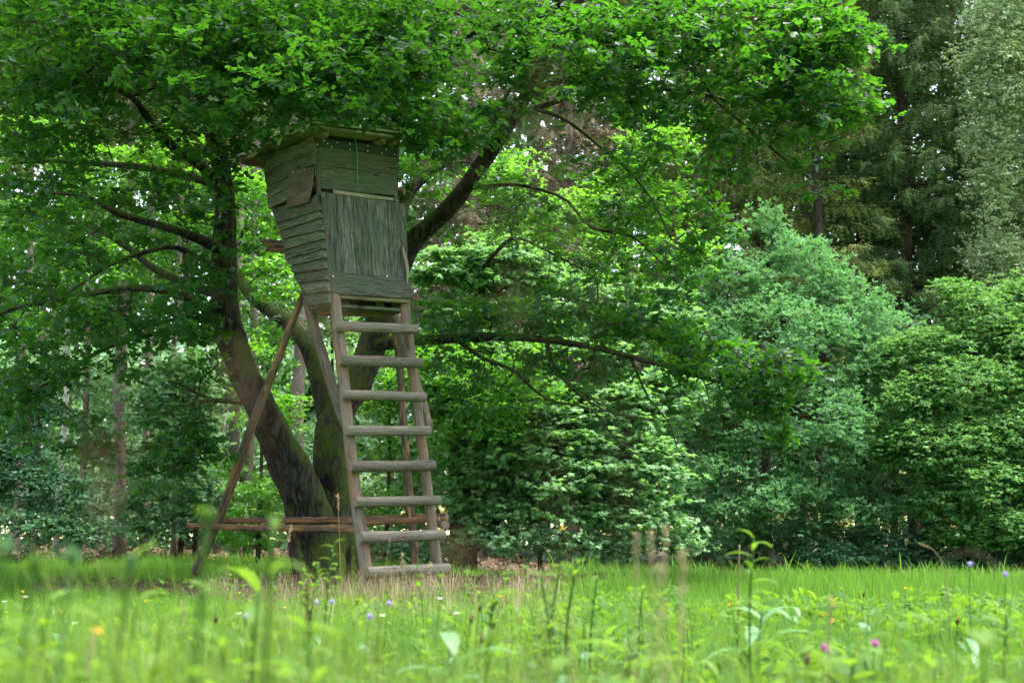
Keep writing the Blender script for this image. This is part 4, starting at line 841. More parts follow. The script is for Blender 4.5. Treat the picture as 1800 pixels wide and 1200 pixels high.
for k, (px, Y, rt, lab, bk) in enumerate(LTR):
    spruce(lab, px, Y, 15 + (k % 3), 1.5, 7.2 + (k % 3) * .4, 'spruce_b' if k in (4, 11) else 'spruce_y', .55, rt, 20 + k, bark=bk, name='birch_tree' if bk == 'birch_bark' else 'spruce_tree', group='trunks at the left edge of the wood', zmax=12.6, lean=.004 * (k % 3 - 1), pale=True)

# distant woodland, nobody could count it
def far_mass(name, n, x0, x1, y0, y1, z0, z1, mat, size, seed, keepf=None):
    rg = np.random.default_rng(seed); p = np.stack([rg.uniform(x0, x1, n), rg.uniform(y0, y1, n), rg.uniform(z0, z1, n)], 1)
    v = np.array([noise.noise(Vector((q[0] * .5, q[1] * .3, q[2] * .35))) for q in p]); p = p[v > -.32]
    if keepf is not None: p = p[keepf(p)]
    ax = norm(rg.normal(0, 1, p.shape) + [0, 0, -.3]); nn = np.array([[0, -.5, .8]]) + rg.normal(0, .5, p.shape)
    V, T, R_ = place(LT['oval'], p, ax, nn, size * rg.uniform(.5, 1.3, len(p)), rg.random(len(p))); obj(name, V, T, mat, rnd=R_, kind='stuff')
far_mass('distant_woodland', 105000, -18, 18, 33.5, 42, 1.0, 18, M['far'], .42, 5)
far_mass('distant_thicket', 26000, -16, 16, 30.5, 33, -.2, 4.6, M['under'], .30, 8, lambda p: (p[:, 0] < 3) | (p[:, 2] > 1.9) | (np.sin(p[:, 0] * 1.7) > -.2))
far_mass('distant_shrub_bank', 5000, -18, 18, 50, 56, 0.0, 3.0, M['far_pale'], .5, 6)

# ------------------------------------------------------------------ grass: tuft meshes scattered by geometry nodes
def tuft(rg, n, R, h, wd, spreadn, tmpl='blade', lean=.45):
    a = rg.random(n) * 2 * math.pi; r = R * rg.random(n) ** .5; pos = np.stack([np.cos(a) * r, np.sin(a) * r, np.full(n, -.01)], 1)
    az = rg.random(n) * 2 * math.pi; tl = np.abs(rg.normal(0, lean, n))
    axv = np.stack([np.cos(az) * tl, np.sin(az) * tl, np.ones(n)], 1); nor = np.stack([-np.cos(az), -np.sin(az), tl], 1)
    V0, T0 = LT[tmpl]; V0 = V0.copy(); V0[:, 0] *= wd / .045 / h * .5
    # blades bend outward: template bends towards -z of its frame
    return place((V0, T0), pos, axv, nor, h * rg.uniform(.45, 1.25, n), rg.random(n))

def scatter(name, tv, pts, scl, mat, label=None, zrot=True, seed=0):
    V, T, R_ = tv; n = len(V); k = len(pts); m = bpy.data.meshes.new(name)
    allv = np.concatenate([V, pts]).astype(np.float32); m.vertices.add(n + k); m.vertices.foreach_set('co', allv.ravel())
    m.loops.add(len(T) * 3); m.loops.foreach_set('vertex_index', T.astype(np.int32).ravel()); m.polygons.add(len(T))
    m.polygons.foreach_set('loop_start', np.arange(0, len(T) * 3, 3, dtype=np.int32)); m.polygons.foreach_set('loop_total', np.full(len(T), 3, np.int32)); m.update(calc_edges=True)
    rg = np.random.default_rng(seed)
    for nm, vals in (('rnd', np.concatenate([R_, np.zeros(k)])), ('isp', np.concatenate([np.zeros(n), np.ones(k)])), ('sc', np.concatenate([np.ones(n), scl])), ('rz', np.concatenate([np.zeros(n), rg.random(k) * 6.283]))):
        a = m.attributes.new(nm, 'FLOAT', 'POINT'); a.data.foreach_set('value', vals.astype(np.float32))
    m.materials.append(mat); o = bpy.data.objects.new(name, m); C.objects.link(o); props(o, kind='stuff')
    g = bpy.data.node_groups.new(name + '_scatter', 'GeometryNodeTree')
    g.interface.new_socket('Geometry', in_out='INPUT', socket_type='NodeSocketGeometry'); g.interface.new_socket('Geometry', in_out='OUTPUT', socket_type='NodeSocketGeometry')
    gi = g.nodes.new('NodeGroupInput'); go = g.nodes.new('NodeGroupOutput'); L = g.links
    def attr(nm):
        a = g.nodes.new('GeometryNodeInputNamedAttribute'); a.data_type = 'FLOAT'; a.inputs['Name'].default_value = nm; return a.outputs[0]
    cmp_ = g.nodes.new('FunctionNodeCompare'); cmp_.operation = 'GREATER_THAN'; L.new(attr('isp'), cmp_.inputs[0]); cmp_.inputs[1].default_value = .5
    sep = g.nodes.new('GeometryNodeSeparateGeometry'); sep.domain = 'POINT'; L.new(gi.outputs[0], sep.inputs[0]); L.new(cmp_.outputs[0], sep.inputs[1])
    ip = g.nodes.new('GeometryNodeInstanceOnPoints'); L.new(sep.outputs[0], ip.inputs['Points']); L.new(sep.outputs[1], ip.inputs['Instance'])
    cx = g.nodes.new('ShaderNodeCombineXYZ'); L.new(attr('rz'), cx.inputs[2]); L.new(cx.outputs[0], ip.inputs['Rotation'])
    L.new(attr('sc'), ip.inputs['Scale']); L.new(ip.outputs[0], go.inputs[0])
    md = o.modifiers.new('scatter', 'NODES'); md.node_group = g; return o

def field_pts(rg, n, y0, y1, pw=1.0, margin=1.3, exclude=True):
    Y = (y0 ** pw + rg.random(n) * (y1 ** pw - y0 ** pw)) ** (1 / pw); hw = .36 * Y * 1.06 + margin
    X = rg.uniform(-1, 1, n) * hw; p = np.stack([X, Y, gz(X, Y)], 1)
    if exclude:
        a, b_ = soil_edges(X); ins = (Y > a + .1) & (Y < b_) & (X > -5.1) & (X < 1.2); ins &= rg.random(n) > .10 + .5 * np.clip((-3 - X) / 2, 0, 1)
        p = p[~ins]
    return p
rg = np.random.default_rng(99)
def sclf(p, lo, hi, s=.6):
    q_ = p; low = 1 - .50 * np.clip((p[:, 1] - 9) / 3, 0, 1) * np.clip((15.5 - p[:, 1]) / 1.0, 0, 1) * np.clip((.9 - p[:, 0]) / .8, 0, 1)
    low = low * (1 - .45 * (p[:, 1] > 16) * (p[:, 0] < .6))
    v = np.array([noise.noise(Vector((q[0] * s, q[1] * s, 3.))) for q in p]); return rg.uniform(lo, hi, len(p)) * (1 + .5 * v) * low
p = field_pts(rg, 4200, 2.2, 10, 1.3); scatter('meadow_grass', tuft(rg, 46, .13, .19, .0045, 0), p, sclf(p, .6, 1.2), M['grass2'], seed=1)
p = field_pts(rg, 3800, 2.2, 10, 1.3); scatter('meadow_grass', tuft(rg, 34, .12, .26, .0040, 0, 'flatblade', .35), p, sclf(p, .5, 1.2), M['grass'], seed=2)
p = field_pts(rg, 5500, 9, 20.5, 1.6); scatter('field_grass', tuft(rg, 46, .17, .17, .008, 0, 'blade', .4), p, sclf(p, .6, 1.15), M['grass'], seed=3)
p = field_pts(rg, 4000, 12, 21.5, 2.0); scatter('field_grass', tuft(rg, 40, .18, .24, .008, 0, 'flatblade', .3), p, sclf(p, .6, 1.2), M['grass'], seed=4)
p = field_pts(rg, 1700, 17.5, 22.5, 2.0); scatter('woodland_edge_grass', tuft(rg, 22, .18, .27, .010, 0, 'blade', .35), p, sclf(p, .3, 1.6, 1.1), M['grass'], seed=5)
def T_bigleaf(nseg=6, w=.16, bend=.5, fold=.25):
    V = []; T = []
    for k in range(nseg + 1):
        t = k / nseg; ww = w * (math.sin(math.pi * min(1, t * .97 + .03)) ** .75) * (1.15 - .4 * t); y = t * (1 - .25 * bend * t); z = .25 * t - bend * t * t
        V += [(-ww, y, z + ww * fold), (0, y, z), (ww, y, z + ww * fold)]
    for k in range(nseg):
        q = k * 3; T += [(q, q + 1, q + 4), (q, q + 4, q + 3), (q + 1, q + 2, q + 5), (q + 1, q + 5, q + 4)]
    return np.array(V, float), np.array(T)
BL = T_bigleaf(5, .13, .5, .3); BL2 = T_bigleaf(6, .09, .7, .3); BL3 = T_bigleaf(6, .26, .35, .2)
# broad-leaved low herbs mixed into the near meadow
def rosette(rg, n, R, L, tm):
    az = rg.random(n) * 2 * math.pi; e = rg.uniform(.3, 1.4, n); axv = np.stack([np.cos(az), np.sin(az), e], 1); pos = np.stack([rg.normal(0, R, n), rg.normal(0, R, n), rg.uniform(.0, .16, n)], 1)
    return place(BL if tm == 'oval' else LT[tm], pos, axv, np.stack([-np.cos(az) * e, -np.sin(az) * e, np.ones(n)], 1) + rg.normal(0, .2, (n, 3)), L * rg.uniform(.5, 1.2, n), rg.random(n))
p = field_pts(rg, 900, 2.6, 11, 1.2); scatter('low_herbs', rosette(rg, 14, .06, .11, 'oval'), p, sclf(p, .5, 1.3, 1.1), M['herb'], seed=6)
p = field_pts(rg, 260, 2.6, 10, 1.2); scatter('low_herbs', rosette(rg, 7, .05, .17, 'oval'), p, sclf(p, .4, 1.2, 1.4), M['herb_blue'], seed=7)
p = field_pts(rg, 900, 3, 12, 1.2); scatter('low_herbs', rosette(rg, 20, .08, .07, 'maple'), p, sclf(p, .7, 1.3, 1.1), M['herb'], seed=8)
def tall_pts(n, y0, y1, wl):
    Y = rg.uniform(y0, y1, n); X = rg.uniform(-1, 1, n) * (.37 * Y + .15); keep_ = rg.random(n) < wl(X / (.36 * Y)); X, Y = X[keep_], Y[keep_]
    return np.stack([X, Y, gz(X, Y)], 1)
p = tall_pts(900, 1.6, 4.2, lambda u: .45 + .55 * (u < -.25) + .15 * (u > .7)); scatter('tall_grass', tuft(rg, 12, .10, .50, .0045, 0, 'blade', .28), p, rg.uniform(.5, 1.12, len(p)) * (1 + .22 * (p[:, 0] / p[:, 1] < -.12)), M['grass2'], seed=20)
p = tall_pts(420, 1.6, 4.6, lambda u: .5 + .4 * (np.abs(u + .1) < .35)); scatter('tall_grass', tuft(rg, 7, .10, .52, .0028, 0, 'flatblade', .22), p, rg.uniform(.6, 1.15, len(p)), M['straw'], seed=21)
p = tall_pts(1500, 4.2, 8.5, lambda u: .6 + .4 * (u < .1)); scatter('tall_grass', tuft(rg, 14, .12, .36, .0045, 0, 'blade', .3), p, rg.uniform(.5, 1.15, len(p)), M['grass'], seed=22)
def leafy(rg, h, nl, L, seed):
    g = Geo(); sp = np.array([[.03 * math.sin(t * 3 + seed), .02 * t, h * t] for t in np.linspace(0, 1, 6)]); V, T, _ = tube_geo(sp, np.linspace(.004, .002, 6), 4, 0, 0, False); g.add(V, np.array(T), .4)
    for k in range(nl):
        t = .25 + .75 * k / (nl - 1); p = sp[min(5, int(t * 5))]; az = k * 2.4 + seed; e = rg.uniform(.15, .9)
        V, T, R_ = place(BL if k % 3 else BL3, p[None], np.array([[math.cos(az), math.sin(az), e]]), np.array([[-math.cos(az) * e, -math.sin(az) * e, 1]]), L * (1.25 - .6 * t) * rg.uniform(.7, 1.2), rg.random(1)); g.add(V, T, R_)
    return np.concatenate(g.v), np.concatenate(g.t), np.concatenate(g.r)
for k, (n_, a_, b_0, wl_, h_, nl_, L_, m_) in enumerate([(280, 2.0, 4.0, lambda u: .25 + .75 * (u < -.3), .50, 13, .10, 'herb'), (90, 2.4, 5.5, lambda u: .6 - .35 * (u > .3), .40, 11, .11, 'herb'), (80, 2.6, 6.0, lambda u: .6 - .3 * (u > .3), .36, 9, .12, 'herb_blue'),
                                     (100, 4.5, 8.0, lambda u: .2 + .8 * (np.abs(u - .1) < .35), .38, 16, .08, 'herb')]):
    p = tall_pts(n_, a_, b_0, wl_); scatter('leafy_weeds', leafy(rg, h_, nl_, L_, k), p, rg.uniform(.55, 1.15, len(p)), M[m_], seed=30 + k)
# dry grass in front of the ladder
p = field_pts(rg, 1100, 7, 14.6, 1.2); p = p[(p[:, 0] / p[:, 1] > -.20) & (p[:, 0] / p[:, 1] < .05)]; scatter('dry_grass', tuft(rg, 16, .15, .34, .003, 0, 'flatblade', .35), p, rg.uniform(.5, 1.3, len(p)), M['straw'], seed=9)
p = np.stack([rg.uniform(-3.2, .2, 110), rg.uniform(13.3, 14.4, 110), np.zeros(110)], 1); p[:, 2] = gz(p[:, 0], p[:, 1]); scatter('grass_at_ladder_foot', tuft(rg, 26, .12, .26, .005, 0, 'blade', .4), p, rg.uniform(.4, 1.25, len(p)), M['straw'], seed=23)
p = np.stack([rg.uniform(-2.8, .3, 75), rg.uniform(10.2, 13.2, 75), np.zeros(75)], 1); p[:, 2] = gz(p[:, 0], p[:, 1]); scatter('weeds_at_ladder_foot', leafy(rg, .34, 14, .08, 9), p, rg.uniform(.5, 1.2, 75), M['herb'], seed=24)
# litter of clods and dead leaves on the bare soil
n = 6500; X = rg.uniform(-5, 1.2, n); a, b_ = soil_edges(X); Y = a + (b_ - a) * rg.random(n); pp = np.stack([X, Y, gz(X, Y) + .02 + .11 * np.sin(np.pi * (Y - a) / np.maximum(b_ - a, .01))], 1)
V, T, R_ = place(LT['lobed'], pp, norm(rg.normal(0, 1, (n, 3)) * [1, 1, .35]), np.array([[0, 0, 1.]]) + rg.normal(0, .5, (n, 3)), rg.uniform(.015, .065, n), rg.random(n)); obj('leaf_litter', V, T, M['deadleaf'], rnd=R_, kind='stuff')
n = 9000; X = rg.uniform(-12, 12, n); Y = rg.uniform(21, 34, n); pp = np.stack([X, Y, gz(X, Y) + .03], 1)
V, T, R_ = place(LT['lobed'], pp, norm(rg.normal(0, 1, (n, 3)) * [1, 1, .35]), np.array([[0, 0, 1.]]) + rg.normal(0, .5, (n, 3)), rg.uniform(.06, .2, n), rg.random(n)); obj('forest_litter', V, T, M['deadleaf'], rnd=R_, kind='stuff')

# ------------------------------------------------------------------ single plants in the meadow
def one(tm, pos, ax_, nor_, s_, r_=.5): return place(tm, np.array([pos], float), np.array([ax_], float), np.array([nor_], float), s_, np.array([r_]))

def stem_pts(base, topp, bend=.0, n=6):
    t = np.linspace(0, 1, n)[:, None]; v = topp - base; s_ = norm(np.cross(v, [0, 1, 0])) ; return base + v * t + s_ * (np.sin(t * math.pi) * bend)
def herb(label, px, pyt, Y, rot=0, nl=8, ls=.12, tm=BL, mat='herb', stemr=.004, bend=.02, basepx=None, name='wild_plant', flower=None, fmat=None, group=None, cat='plant', leafpart='leaf', seed=0, top_only=False, smat=None):
    rg = np.random.default_rng(700 + seed); top_ = P(px, pyt, Y); bx = P(basepx if basepx else px, 905, Y); base = np.array([bx[0], Y, float(gz(bx[0], Y))])
    e = empty(name, base, label, cat, group); sp = stem_pts(base, top_, bend); tube('stem', sp, np.linspace(stemr * 1.3, stemr * .7, 6), M[smat or mat], e, 6, 0, .05)
    for k in range(nl):
        t = (.45 + .55 * k / max(1, nl - 1)) if not top_only else .8 + .2 * k / max(1, nl - 1); j = t * 5; i0 = min(4, int(j)); p = sp[i0] * (1 - (j - i0)) + sp[i0 + 1] * (j - i0)
        az = k * 2.4 + rot + rg.normal(0, .3); el = rg.uniform(.1, .9)
        V, T, R_ = one(tm, p, (math.cos(az), math.sin(az), el), (-math.cos(az) * el, -math.sin(az) * el, 1), ls * (1.15 - .45 * t) * rg.uniform(.8, 1.2), rg.random())
        obj(leafpart, V, T, M[mat], e, rnd=R_, smooth=True)
    if flower == 'daisy' or flower == 'cup':
        nb = 5 if flower == 'cup' else 9; g = Geo(); r = .013 if flower == 'cup' else .016
        for k in range(nb):
            az = k * 2 * math.pi / nb; d = (math.cos(az), math.sin(az), .9 if flower == 'cup' else .25); V, T, R_ = one(T_bigleaf(3, .38 if nb == 5 else .2, .1, .2), top_, d, (-d[0] * d[2], -d[1] * d[2], 1), r * 1.25); g.add(V, T)
        g.obj('petals', M[fmat], e, kind='stuff')
    if flower in ('head', 'seed', 'dark'):
        r = {'head': .014, 'seed': .012, 'dark': .008}[flower]; g = Geo()
        if flower == 'dark':
            tube('seedhead', [top_ - (0, 0, .014), top_ - (0, 0, .006), top_ + np.array([.002, 0, .006]), top_ + np.array([.006, 0, .016])], [.004, r, r * .9, .003], M[fmat], e, 8, .5, .01)
        else:
            tube('flower_core', [top_ - (0, 0, .012), top_, top_ + np.array([0, 0, .01])], [.004, r * .6, .003], M[fmat], e, 8, .3, .01)
            D = norm(rg.normal(0, 1, (60, 3)) + [0, 0, .5])
            V, T, R_ = place(T_bigleaf(2, .14, .1, .1), np.repeat(top_[None], 60, 0), D, rg.normal(0, 1, (60, 3)), r * rg.uniform(.9, 1.4, 60), rg.random(60)); g.add(V, T, R_); g.obj('florets', M[fmat], e, kind='stuff')
    return e

herb('tall blurred balsam in the foreground left of the ladder', 365, 905, 1.9, .4, 5, .05, BL3, stemr=.0045, bend=.012, basepx=350, seed=1, flower='seed', fmat='herb')
herb('blurred plant with drooping lance leaves in front of the cross poles', 480, 925, 2.1, .1, 7, .12, BL2, stemr=.004, bend=.01, basepx=485, seed=2)
herb('foreground stem with a pair of upright leaves and a pale bud', 230, 985, 2.3, .6, 6, .09, BL, stemr=.004, basepx=225, seed=3, flower='seed', fmat='herb_blue')
herb('blurred leafy stem with spent bud near the left margin', 60, 990, 1.9, 1.1, 6, .05, BL3, stemr=.004, basepx=65, seed=4, flower='seed', fmat='herb')
herb('blurred stem cut by the left margin, its leaves curling', 8, 960, 1.7, 2.1, 5, .05, BL2, stemr=.0045, basepx=15, seed=5, flower='seed', fmat='herb_blue')
herb('thin blurred stem with a rounded bluish bud in the left foreground', 128, 975, 2.0, .2, 3, .05, BL2, 'herb_blue', .003, basepx=132, seed=6, flower='seed', fmat='herb_blue')
herb('spurge with red-tipped yellow-green leaves at the foot of the slanting pole', 588, 955, 6.0, .2, 22, .09, BL, stemr=.004, basepx=575, seed=7, top_only=False)
herb('second spurge with rounded leaves left of the first', 560, 990, 5.6, 1.2, 18, .09, BL, stemr=.004, basepx=550, seed=8)
herb('bushy balsam with pale reddish top right of the ladder foot', 985, 990, 5.5, .5, 24, .095, BL, stemr=.005, bend=.03, basepx=975, seed=9)
herb('leafy balsam leaning right beside the bushy one', 1015, 985, 5.4, 1.7, 22, .10, BL, stemr=.005, bend=.03, basepx=1000, seed=10)
herb('leafy balsam leaning left beside the bushy one, its leaves pale', 950, 1010, 5.3, .9, 20, .10, BL, stemr=.005, bend=-.03, basepx=955, seed=23)
herb('low balsam with broad leaves right of the bushy one', 1050, 1015, 5.6, 2.9, 20, .10, BL, stemr=.005, bend=.02, basepx=1040, seed=24)
herb('single upright balsam against the dark young oak, top curling to the right', 1325, 945, 5.0, .3, 18, .13, BL, stemr=.004, bend=.02, basepx=1322, seed=11)
herb('broad bluish dock leaves in the blurred grass right of the ladder', 800, 1150, 4.2, .3, 7, .30, BL, 'herb_blue', .006, basepx=800, seed=12)
herb('large green dock leaf cluster at the bottom centre', 1110, 1150, 3.4, 1.1, 7, .26, BL, 'herb', .006, basepx=1090, seed=13)
herb('bluish dock plant right of centre in the middle of the meadow', 1340, 1075, 6.0, .9, 8, .28, BL, 'herb_blue', .006, basepx=1335, seed=14)
herb('broad-leaved dock at the bottom left corner', 60, 1130, 3.6, .9, 7, .20, BL3, 'herb', .006, basepx=70, seed=15)
herb('tall arching dock leaf standing left of centre near the bottom', 455, 1040, 3.2, .9, 5, .22, BL, 'herb', .006, basepx=470, seed=16)
herb('broad-leaved herb beneath the pink clover at the right', 1500, 1150, 4.0, 1.9, 8, .2, BL3, 'herb', .006, basepx=1510, seed=17)
herb('bright green herb at the far right margin below the arching stalk', 1770, 1080, 5.0, 1.9, 14, .12, BL, 'herb', .005, basepx=1765, seed=18)
herb('herb clump with small leaves right of the ladder between the seed stalks', 870, 1050, 6.5, 1.2, 16, .1, BL3, 'herb', .004, basepx=868, seed=19)
herb('thin herb with yellowing leaves in front of the bare soil', 1130, 1035, 6.5, .5, 16, .1, BL, 'herb', .004, basepx=1128, seed=20)
herb('orange and green dock leaf lying blurred at the lower left', 165, 1110, 2.6, 2.9, 2, .09, BL, 'orange_leaf', .004, basepx=172, seed=21, smat='straw')
herb('herb with rust-brown withered leaves standing on a straw stalk at the right', 1463, 1052, 5.2, .5, 4, .07, BL, 'rust_leaf', .0035, basepx=1458, seed=22, smat='straw', top_only=True)
# flowers
BC = [(255, 1058, 9.5, 'large open buttercup left of the slanting leg, brightest of the yellow flowers'), (112, 1045, 9, 'buttercup of the pair over the left shrub shade, its right flower'), (104, 1041, 8.8, 'buttercup of the left pair, its left flower'), (40, 1041, 8.5, 'yellow flower above the white blossoms at left'),
      (108, 1077, 8, 'buttercup below the left pair'), (12, 1078, 8, 'yellow flower at the left margin, upper of two'), (12, 1086, 7.6, 'yellow flower at the left margin, lower of two'), (347, 1091, 8, 'yellow flower right of the tallest foreground stem'), (421, 1043, 10, 'yellow flower at the tip of the drooping leaf before the bare soil'),
      (501, 1069, 8, 'orange-yellow flower below the ladder rails at left'), (1592, 1035, 9, 'lone yellow flower on the right meadow'), (880, 1050, 7.5, 'yellow flower right of the ladder foot'), (1283, 1065, 7, 'yellow flower left of the bluish dock plant'), (47, 1072, 8.5, 'small yellow flower half sunk in leaves at left')]
for k, (x, y, Y, l) in enumerate(BC): herb(l, x, y, Y, k, 3, .05, BL2, 'herb', .002, basepx=x + 4, name='buttercup', flower='cup', fmat='yellow', group='yellow flowers in the meadow', cat='flower', seed=40 + k)
FL = [(420, 1079, 6.5, 'daisy', 'white', 'white yarrow blossom left of the brown dead stalk'), (433, 1082, 6.4, 'head', 'lilac', 'pale lilac blossom touching the white yarrow'), (556, 1058, 6.8, 'head', 'lilac', 'lilac scabious left of the pink clover under the ladder'), (583, 1057, 6.6, 'head', 'lilac', 'small pinkish scabious between the ladder and the brown stalk'),
      (650, 1083, 5.8, 'head', 'lilac', 'violet scabious below the ladder foot'), (684, 1060, 6.8, 'head', 'lilac', 'pinkish scabious right of the ladder foot'), (673, 1083, 5.8, 'daisy', 'white', 'small white flower right of the violet scabious'), (774, 1053, 6.6, 'daisy', 'white', 'white flower right of the ladder among the dry stalks'),
      (802, 1079, 6, 'daisy', 'white', 'white flower furthest right below the ladder'), (1706, 991, 7, 'head', 'lilac', 'blue scabious on the skyline of the meadow at right'), (1768, 1009, 6.5, 'head', 'lilac', 'blue scabious beside the arching stalk at the right margin'), (1449, 1137, 4.2, 'head', 'pink', 'dark pink clover head at lower right, left of two'),
      (1538, 1131, 4.2, 'head', 'pink', 'mauve clover head at lower right, right of two'), (8, 1058, 7, 'daisy', 'white', 'white blossom at the left margin'), (45, 1050, 7, 'daisy', 'white', 'white blossom next to the left margin plants'), (132, 1096, 6, 'daisy', 'white', 'tiny white flower low in the left grass')]
for k, (x, y, Y, f, m_, l) in enumerate(FL): herb(l, x, y, Y, k, 2, .06, BL2, 'herb', .0022, basepx=x + 3, name='clover' if m_ == 'pink' else 'scabious' if m_ == 'lilac' else 'white_flower', flower=f, fmat=m_, cat='flower', seed=60 + k)
# dead stalks
DK = [(42, 1092, 6, 'dark withered seedhead at the left above the dock leaves'), (1683, 1092, 6, 'black withered seedhead on a tall stalk at right'), (847, 1122, 4.6, 'brown seedhead low in the grass right of the ladder'), (843, 1068, 5.5, 'brown seedhead above the low one right of the ladder'), (1418, 1160, 4.2, 'dark brown bud beside the pink clover'),
      (828, 1088, 5.5, 'tawny seedhead left of its brown neighbours'), (1518, 1044, 8, 'small brown seedhead on the middle of the right meadow'), (379, 1089, 6, 'small dark seedhead near the yellow flower left of the brown stalk')]
for k, (x, y, Y, l) in enumerate(DK): herb(l, x, y, Y, k, 1, .04, BL2, 'herb', .0022, basepx=x + 2, name='withered_flower', flower='dark', fmat='dead', cat='flower', seed=80 + k)
def stalk(label, px, pyt, Y, basepx, r=.0016, arch=0., headlen=.0, mat='straw', headr=.004, name='dry_stalk', group='dry stalks in front of the ladder', seed=0, pts=None, hmat=None):
    top_ = P(px, pyt, Y); bx = P(basepx, 905, Y); base = np.array([bx[0], Y, float(gz(bx[0], Y))]); e = empty(name, base, label, 'grass stalk', group)
    if pts is None:
        t = np.linspace(0, 1, 8)[:, None]; sp = base + (top_ - base) * t; sp = sp + np.array([[1, 0, 0]]) * arch * np.sin(t * math.pi)
    else: sp = np.array([base] + [P(a, b, Y) for a, b in pts])
    tube('stem', sp, np.linspace(r * 1.2, r * .6, len(sp)), M[mat], e, 5, 0, .04)
    if headlen:
        rg = np.random.default_rng(900 + seed); d = norm(sp[-1] - sp[-2]); n = int(30 + headlen * 400); t = rg.random(n) * headlen; pp = sp[-1] - d * t[:, None]
        D = norm(d[None] + rg.normal(0, .45, (n, 3))); V, T, R_ = place(T_bigleaf(2, .16, .1, .1), pp, D, rg.normal(0, 1, (n, 3)), headr * rg.uniform(1.5, 3, n), rg.random(n)); obj('seedhead', V, T, M[hmat or mat], e, rnd=R_, kind='stuff')
    return e
ST = [(594, 870, 9.5, 605, 'tall thin straw stalk rising past the cross pole left of the ladder rail'), (686, 945, 8.5, 655, 'straw stalk leaning right in front of the lowest rungs'), (707, 975, 9, 712, 'upright straw stalk below the seventh rung, left of two'), (712, 985, 9, 716, 'upright straw stalk below the seventh rung, right of two'),
      (758, 990, 9, 745, 'straw stalk crossing the right end of the lowest rung'), (728, 1010, 9, 722, 'short straw stalk under the lowest rung'), (512, 925, 9, 470, 'straw stalk leaning right over the cross poles'), (660, 1010, 9.5, 668, 'straw stalk beside the left ladder rail foot'), (492, 1010, 8, 488, 'upright straw stalk left of the spurge'),
      (458, 1005, 8, 455, 'thin straw stalk left of the leaning one'), (434, 1000, 9, 460, 'straw stalk leaning left before the bare soil'), (401, 990, 9, 398, 'slim straw stalk right of the slanting leg foot'), (413, 1022, 9, 404, 'short straw stalk between two taller ones before the soil'), (740, 1035, 8, 735, 'short bent straw stalk right under the ladder'),
      (565, 1050, 7, 520, 'long straw stalk lying slanted left of the ladder'), (552, 1040, 7, 505, 'straw stalk slanted beside the lying one'), (835, 1030, 8, 815, 'tan stalk with tuft right of the ladder foot'), (860, 1025, 8, 850, 'tan stalk on the edge of the bare soil at right'), (322, 1060, 6, 318, 'thin straw stalk with seeds left of the tallest foreground stem')]
for k, (x, y, Y, bp_, l) in enumerate(ST): stalk(l, x, y, Y, bp_, .0022 * Y / 9, headlen=.10 if k % 2 == 0 else .0, headr=.008, seed=k)
stalk('dark brown dead stalk with crumpled leaves left of the ladder foot', 540, 1030, 6, 555, .003, 0, .26, 'straw_red', .014, 'dead_stalk', None, 31, None, 'deadleaf')
stalk('short reddish dead stem at the bottom left of centre', 347, 1110, 3.6, 346, .0028, 0, 0, 'straw_red', .01, 'dead_stalk', None, 32)
stalk('pale blurred grass stalk crossing the meadow right of the ladder', 1200, 970, 2.2, 1170, .002, 0, .14, 'straw', .005, 'dry_stalk', None, 33)
stalk('blurred pale grass stalk left of the crossing one', 1160, 990, 2.2, 1150, .0015, 0, .10, 'straw', .004, 'dry_stalk', None, 34)
stalk('arching blurred straw stalk at the right margin', 1690, 970, 1.9, 1850, .0005, 0, 0, 'straw', .003, 'dry_stalk', None, 35, [(1845, 1100), (1800, 1050), (1760, 1000), (1725, 972), (1690, 968), (1660, 985)])
stalk('curved straw stalk against the dark shade at right', 1620, 955, 6, 1670, .002, 0, .04, 'straw', .004, 'dry_stalk', None, 36, [(1660, 1000), (1652, 980), (1640, 965), (1618, 955)])
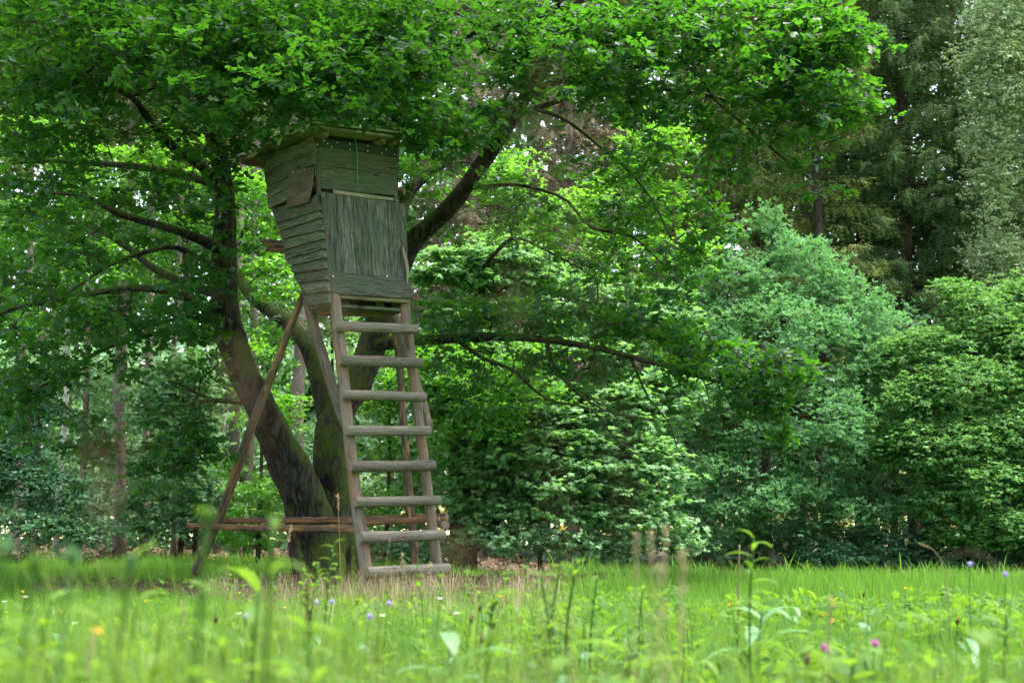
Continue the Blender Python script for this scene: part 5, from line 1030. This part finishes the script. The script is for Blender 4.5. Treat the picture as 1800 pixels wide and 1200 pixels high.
stalk('thick pale stump-like stalk at the meadow edge left of the single balsam', 1300, 957, 8, 1290, .006, 0, .0, 'straw', .004, 'dry_stalk', None, 37)
for k, (x, y, l) in enumerate([(1118, 936, 'blurred upright seed stalk before the maple, leftmost of three'), (1145, 932, 'blurred upright seed stalk before the maple, middle of three'), (1170, 928, 'blurred upright seed stalk before the maple, rightmost of three')]):
    stalk(l, x, y, 2.8, x - 6, .0016, 0, .09, 'straw', .0045, 'dry_stalk', 'three seed stalks before the maple', 40 + k)
# grass panicles only a hand's breadth from the lens, blurred into brown veils
NR = [(975, 95, .55, 1150, [(1120, 1150), (1060, 700), (985, 300), (955, 120)], .07, 'nearest grass panicle, a brown blur over the big oak limb'), (860, 300, .55, 1000, [(990, 1200), (960, 800), (900, 450), (860, 300)], .06, 'close grass panicle blurred right of the hut'),
      (600, 520, .6, 640, [(660, 1200), (650, 800), (620, 620), (560, 520)], .04, 'close grass panicle blurred over the oak fork'), (170, 760, .6, 190, [(200, 1300), (190, 1000), (175, 850), (170, 760)], .045, 'close grass panicle blurred before the pinkish trunk'),
      (795, 930, .7, 815, [(830, 1300), (815, 1100), (800, 990), (795, 930)], .02, 'close grass panicle blurred at the ladder foot'), (420, 620, .6, 430, [(500, 1300), (470, 900), (440, 700), (420, 620)], .035, 'close grass panicle blurred over the left oak stem')]
for k, (x, y, Y, bp_, pts, hl, l) in enumerate(NR):
    e = stalk(l, x, y, Y, bp_, .00018, 0, 0, 'straw_red', .003, 'grass_panicle', None, 50 + k, pts)
    rg2 = np.random.default_rng(k); end = P(*pts[-1], Y); pre = P(*pts[-2], Y); d = norm(end - pre); n = 9; pp = end - d * (rg2.random((n, 1)) * hl) + rg2.normal(0, .005, (n, 3))
    V, T, R_ = place(T_bigleaf(2, .2, .1, .1), pp, norm(d + rg2.normal(0, .3, (n, 3))), rg2.normal(0, 1, (n, 3)), .0048 * rg2.uniform(.7, 1.3, n), rg2.random(n)); obj('spikelets', V, T, M['straw_red'], e, rnd=R_, kind='stuff')
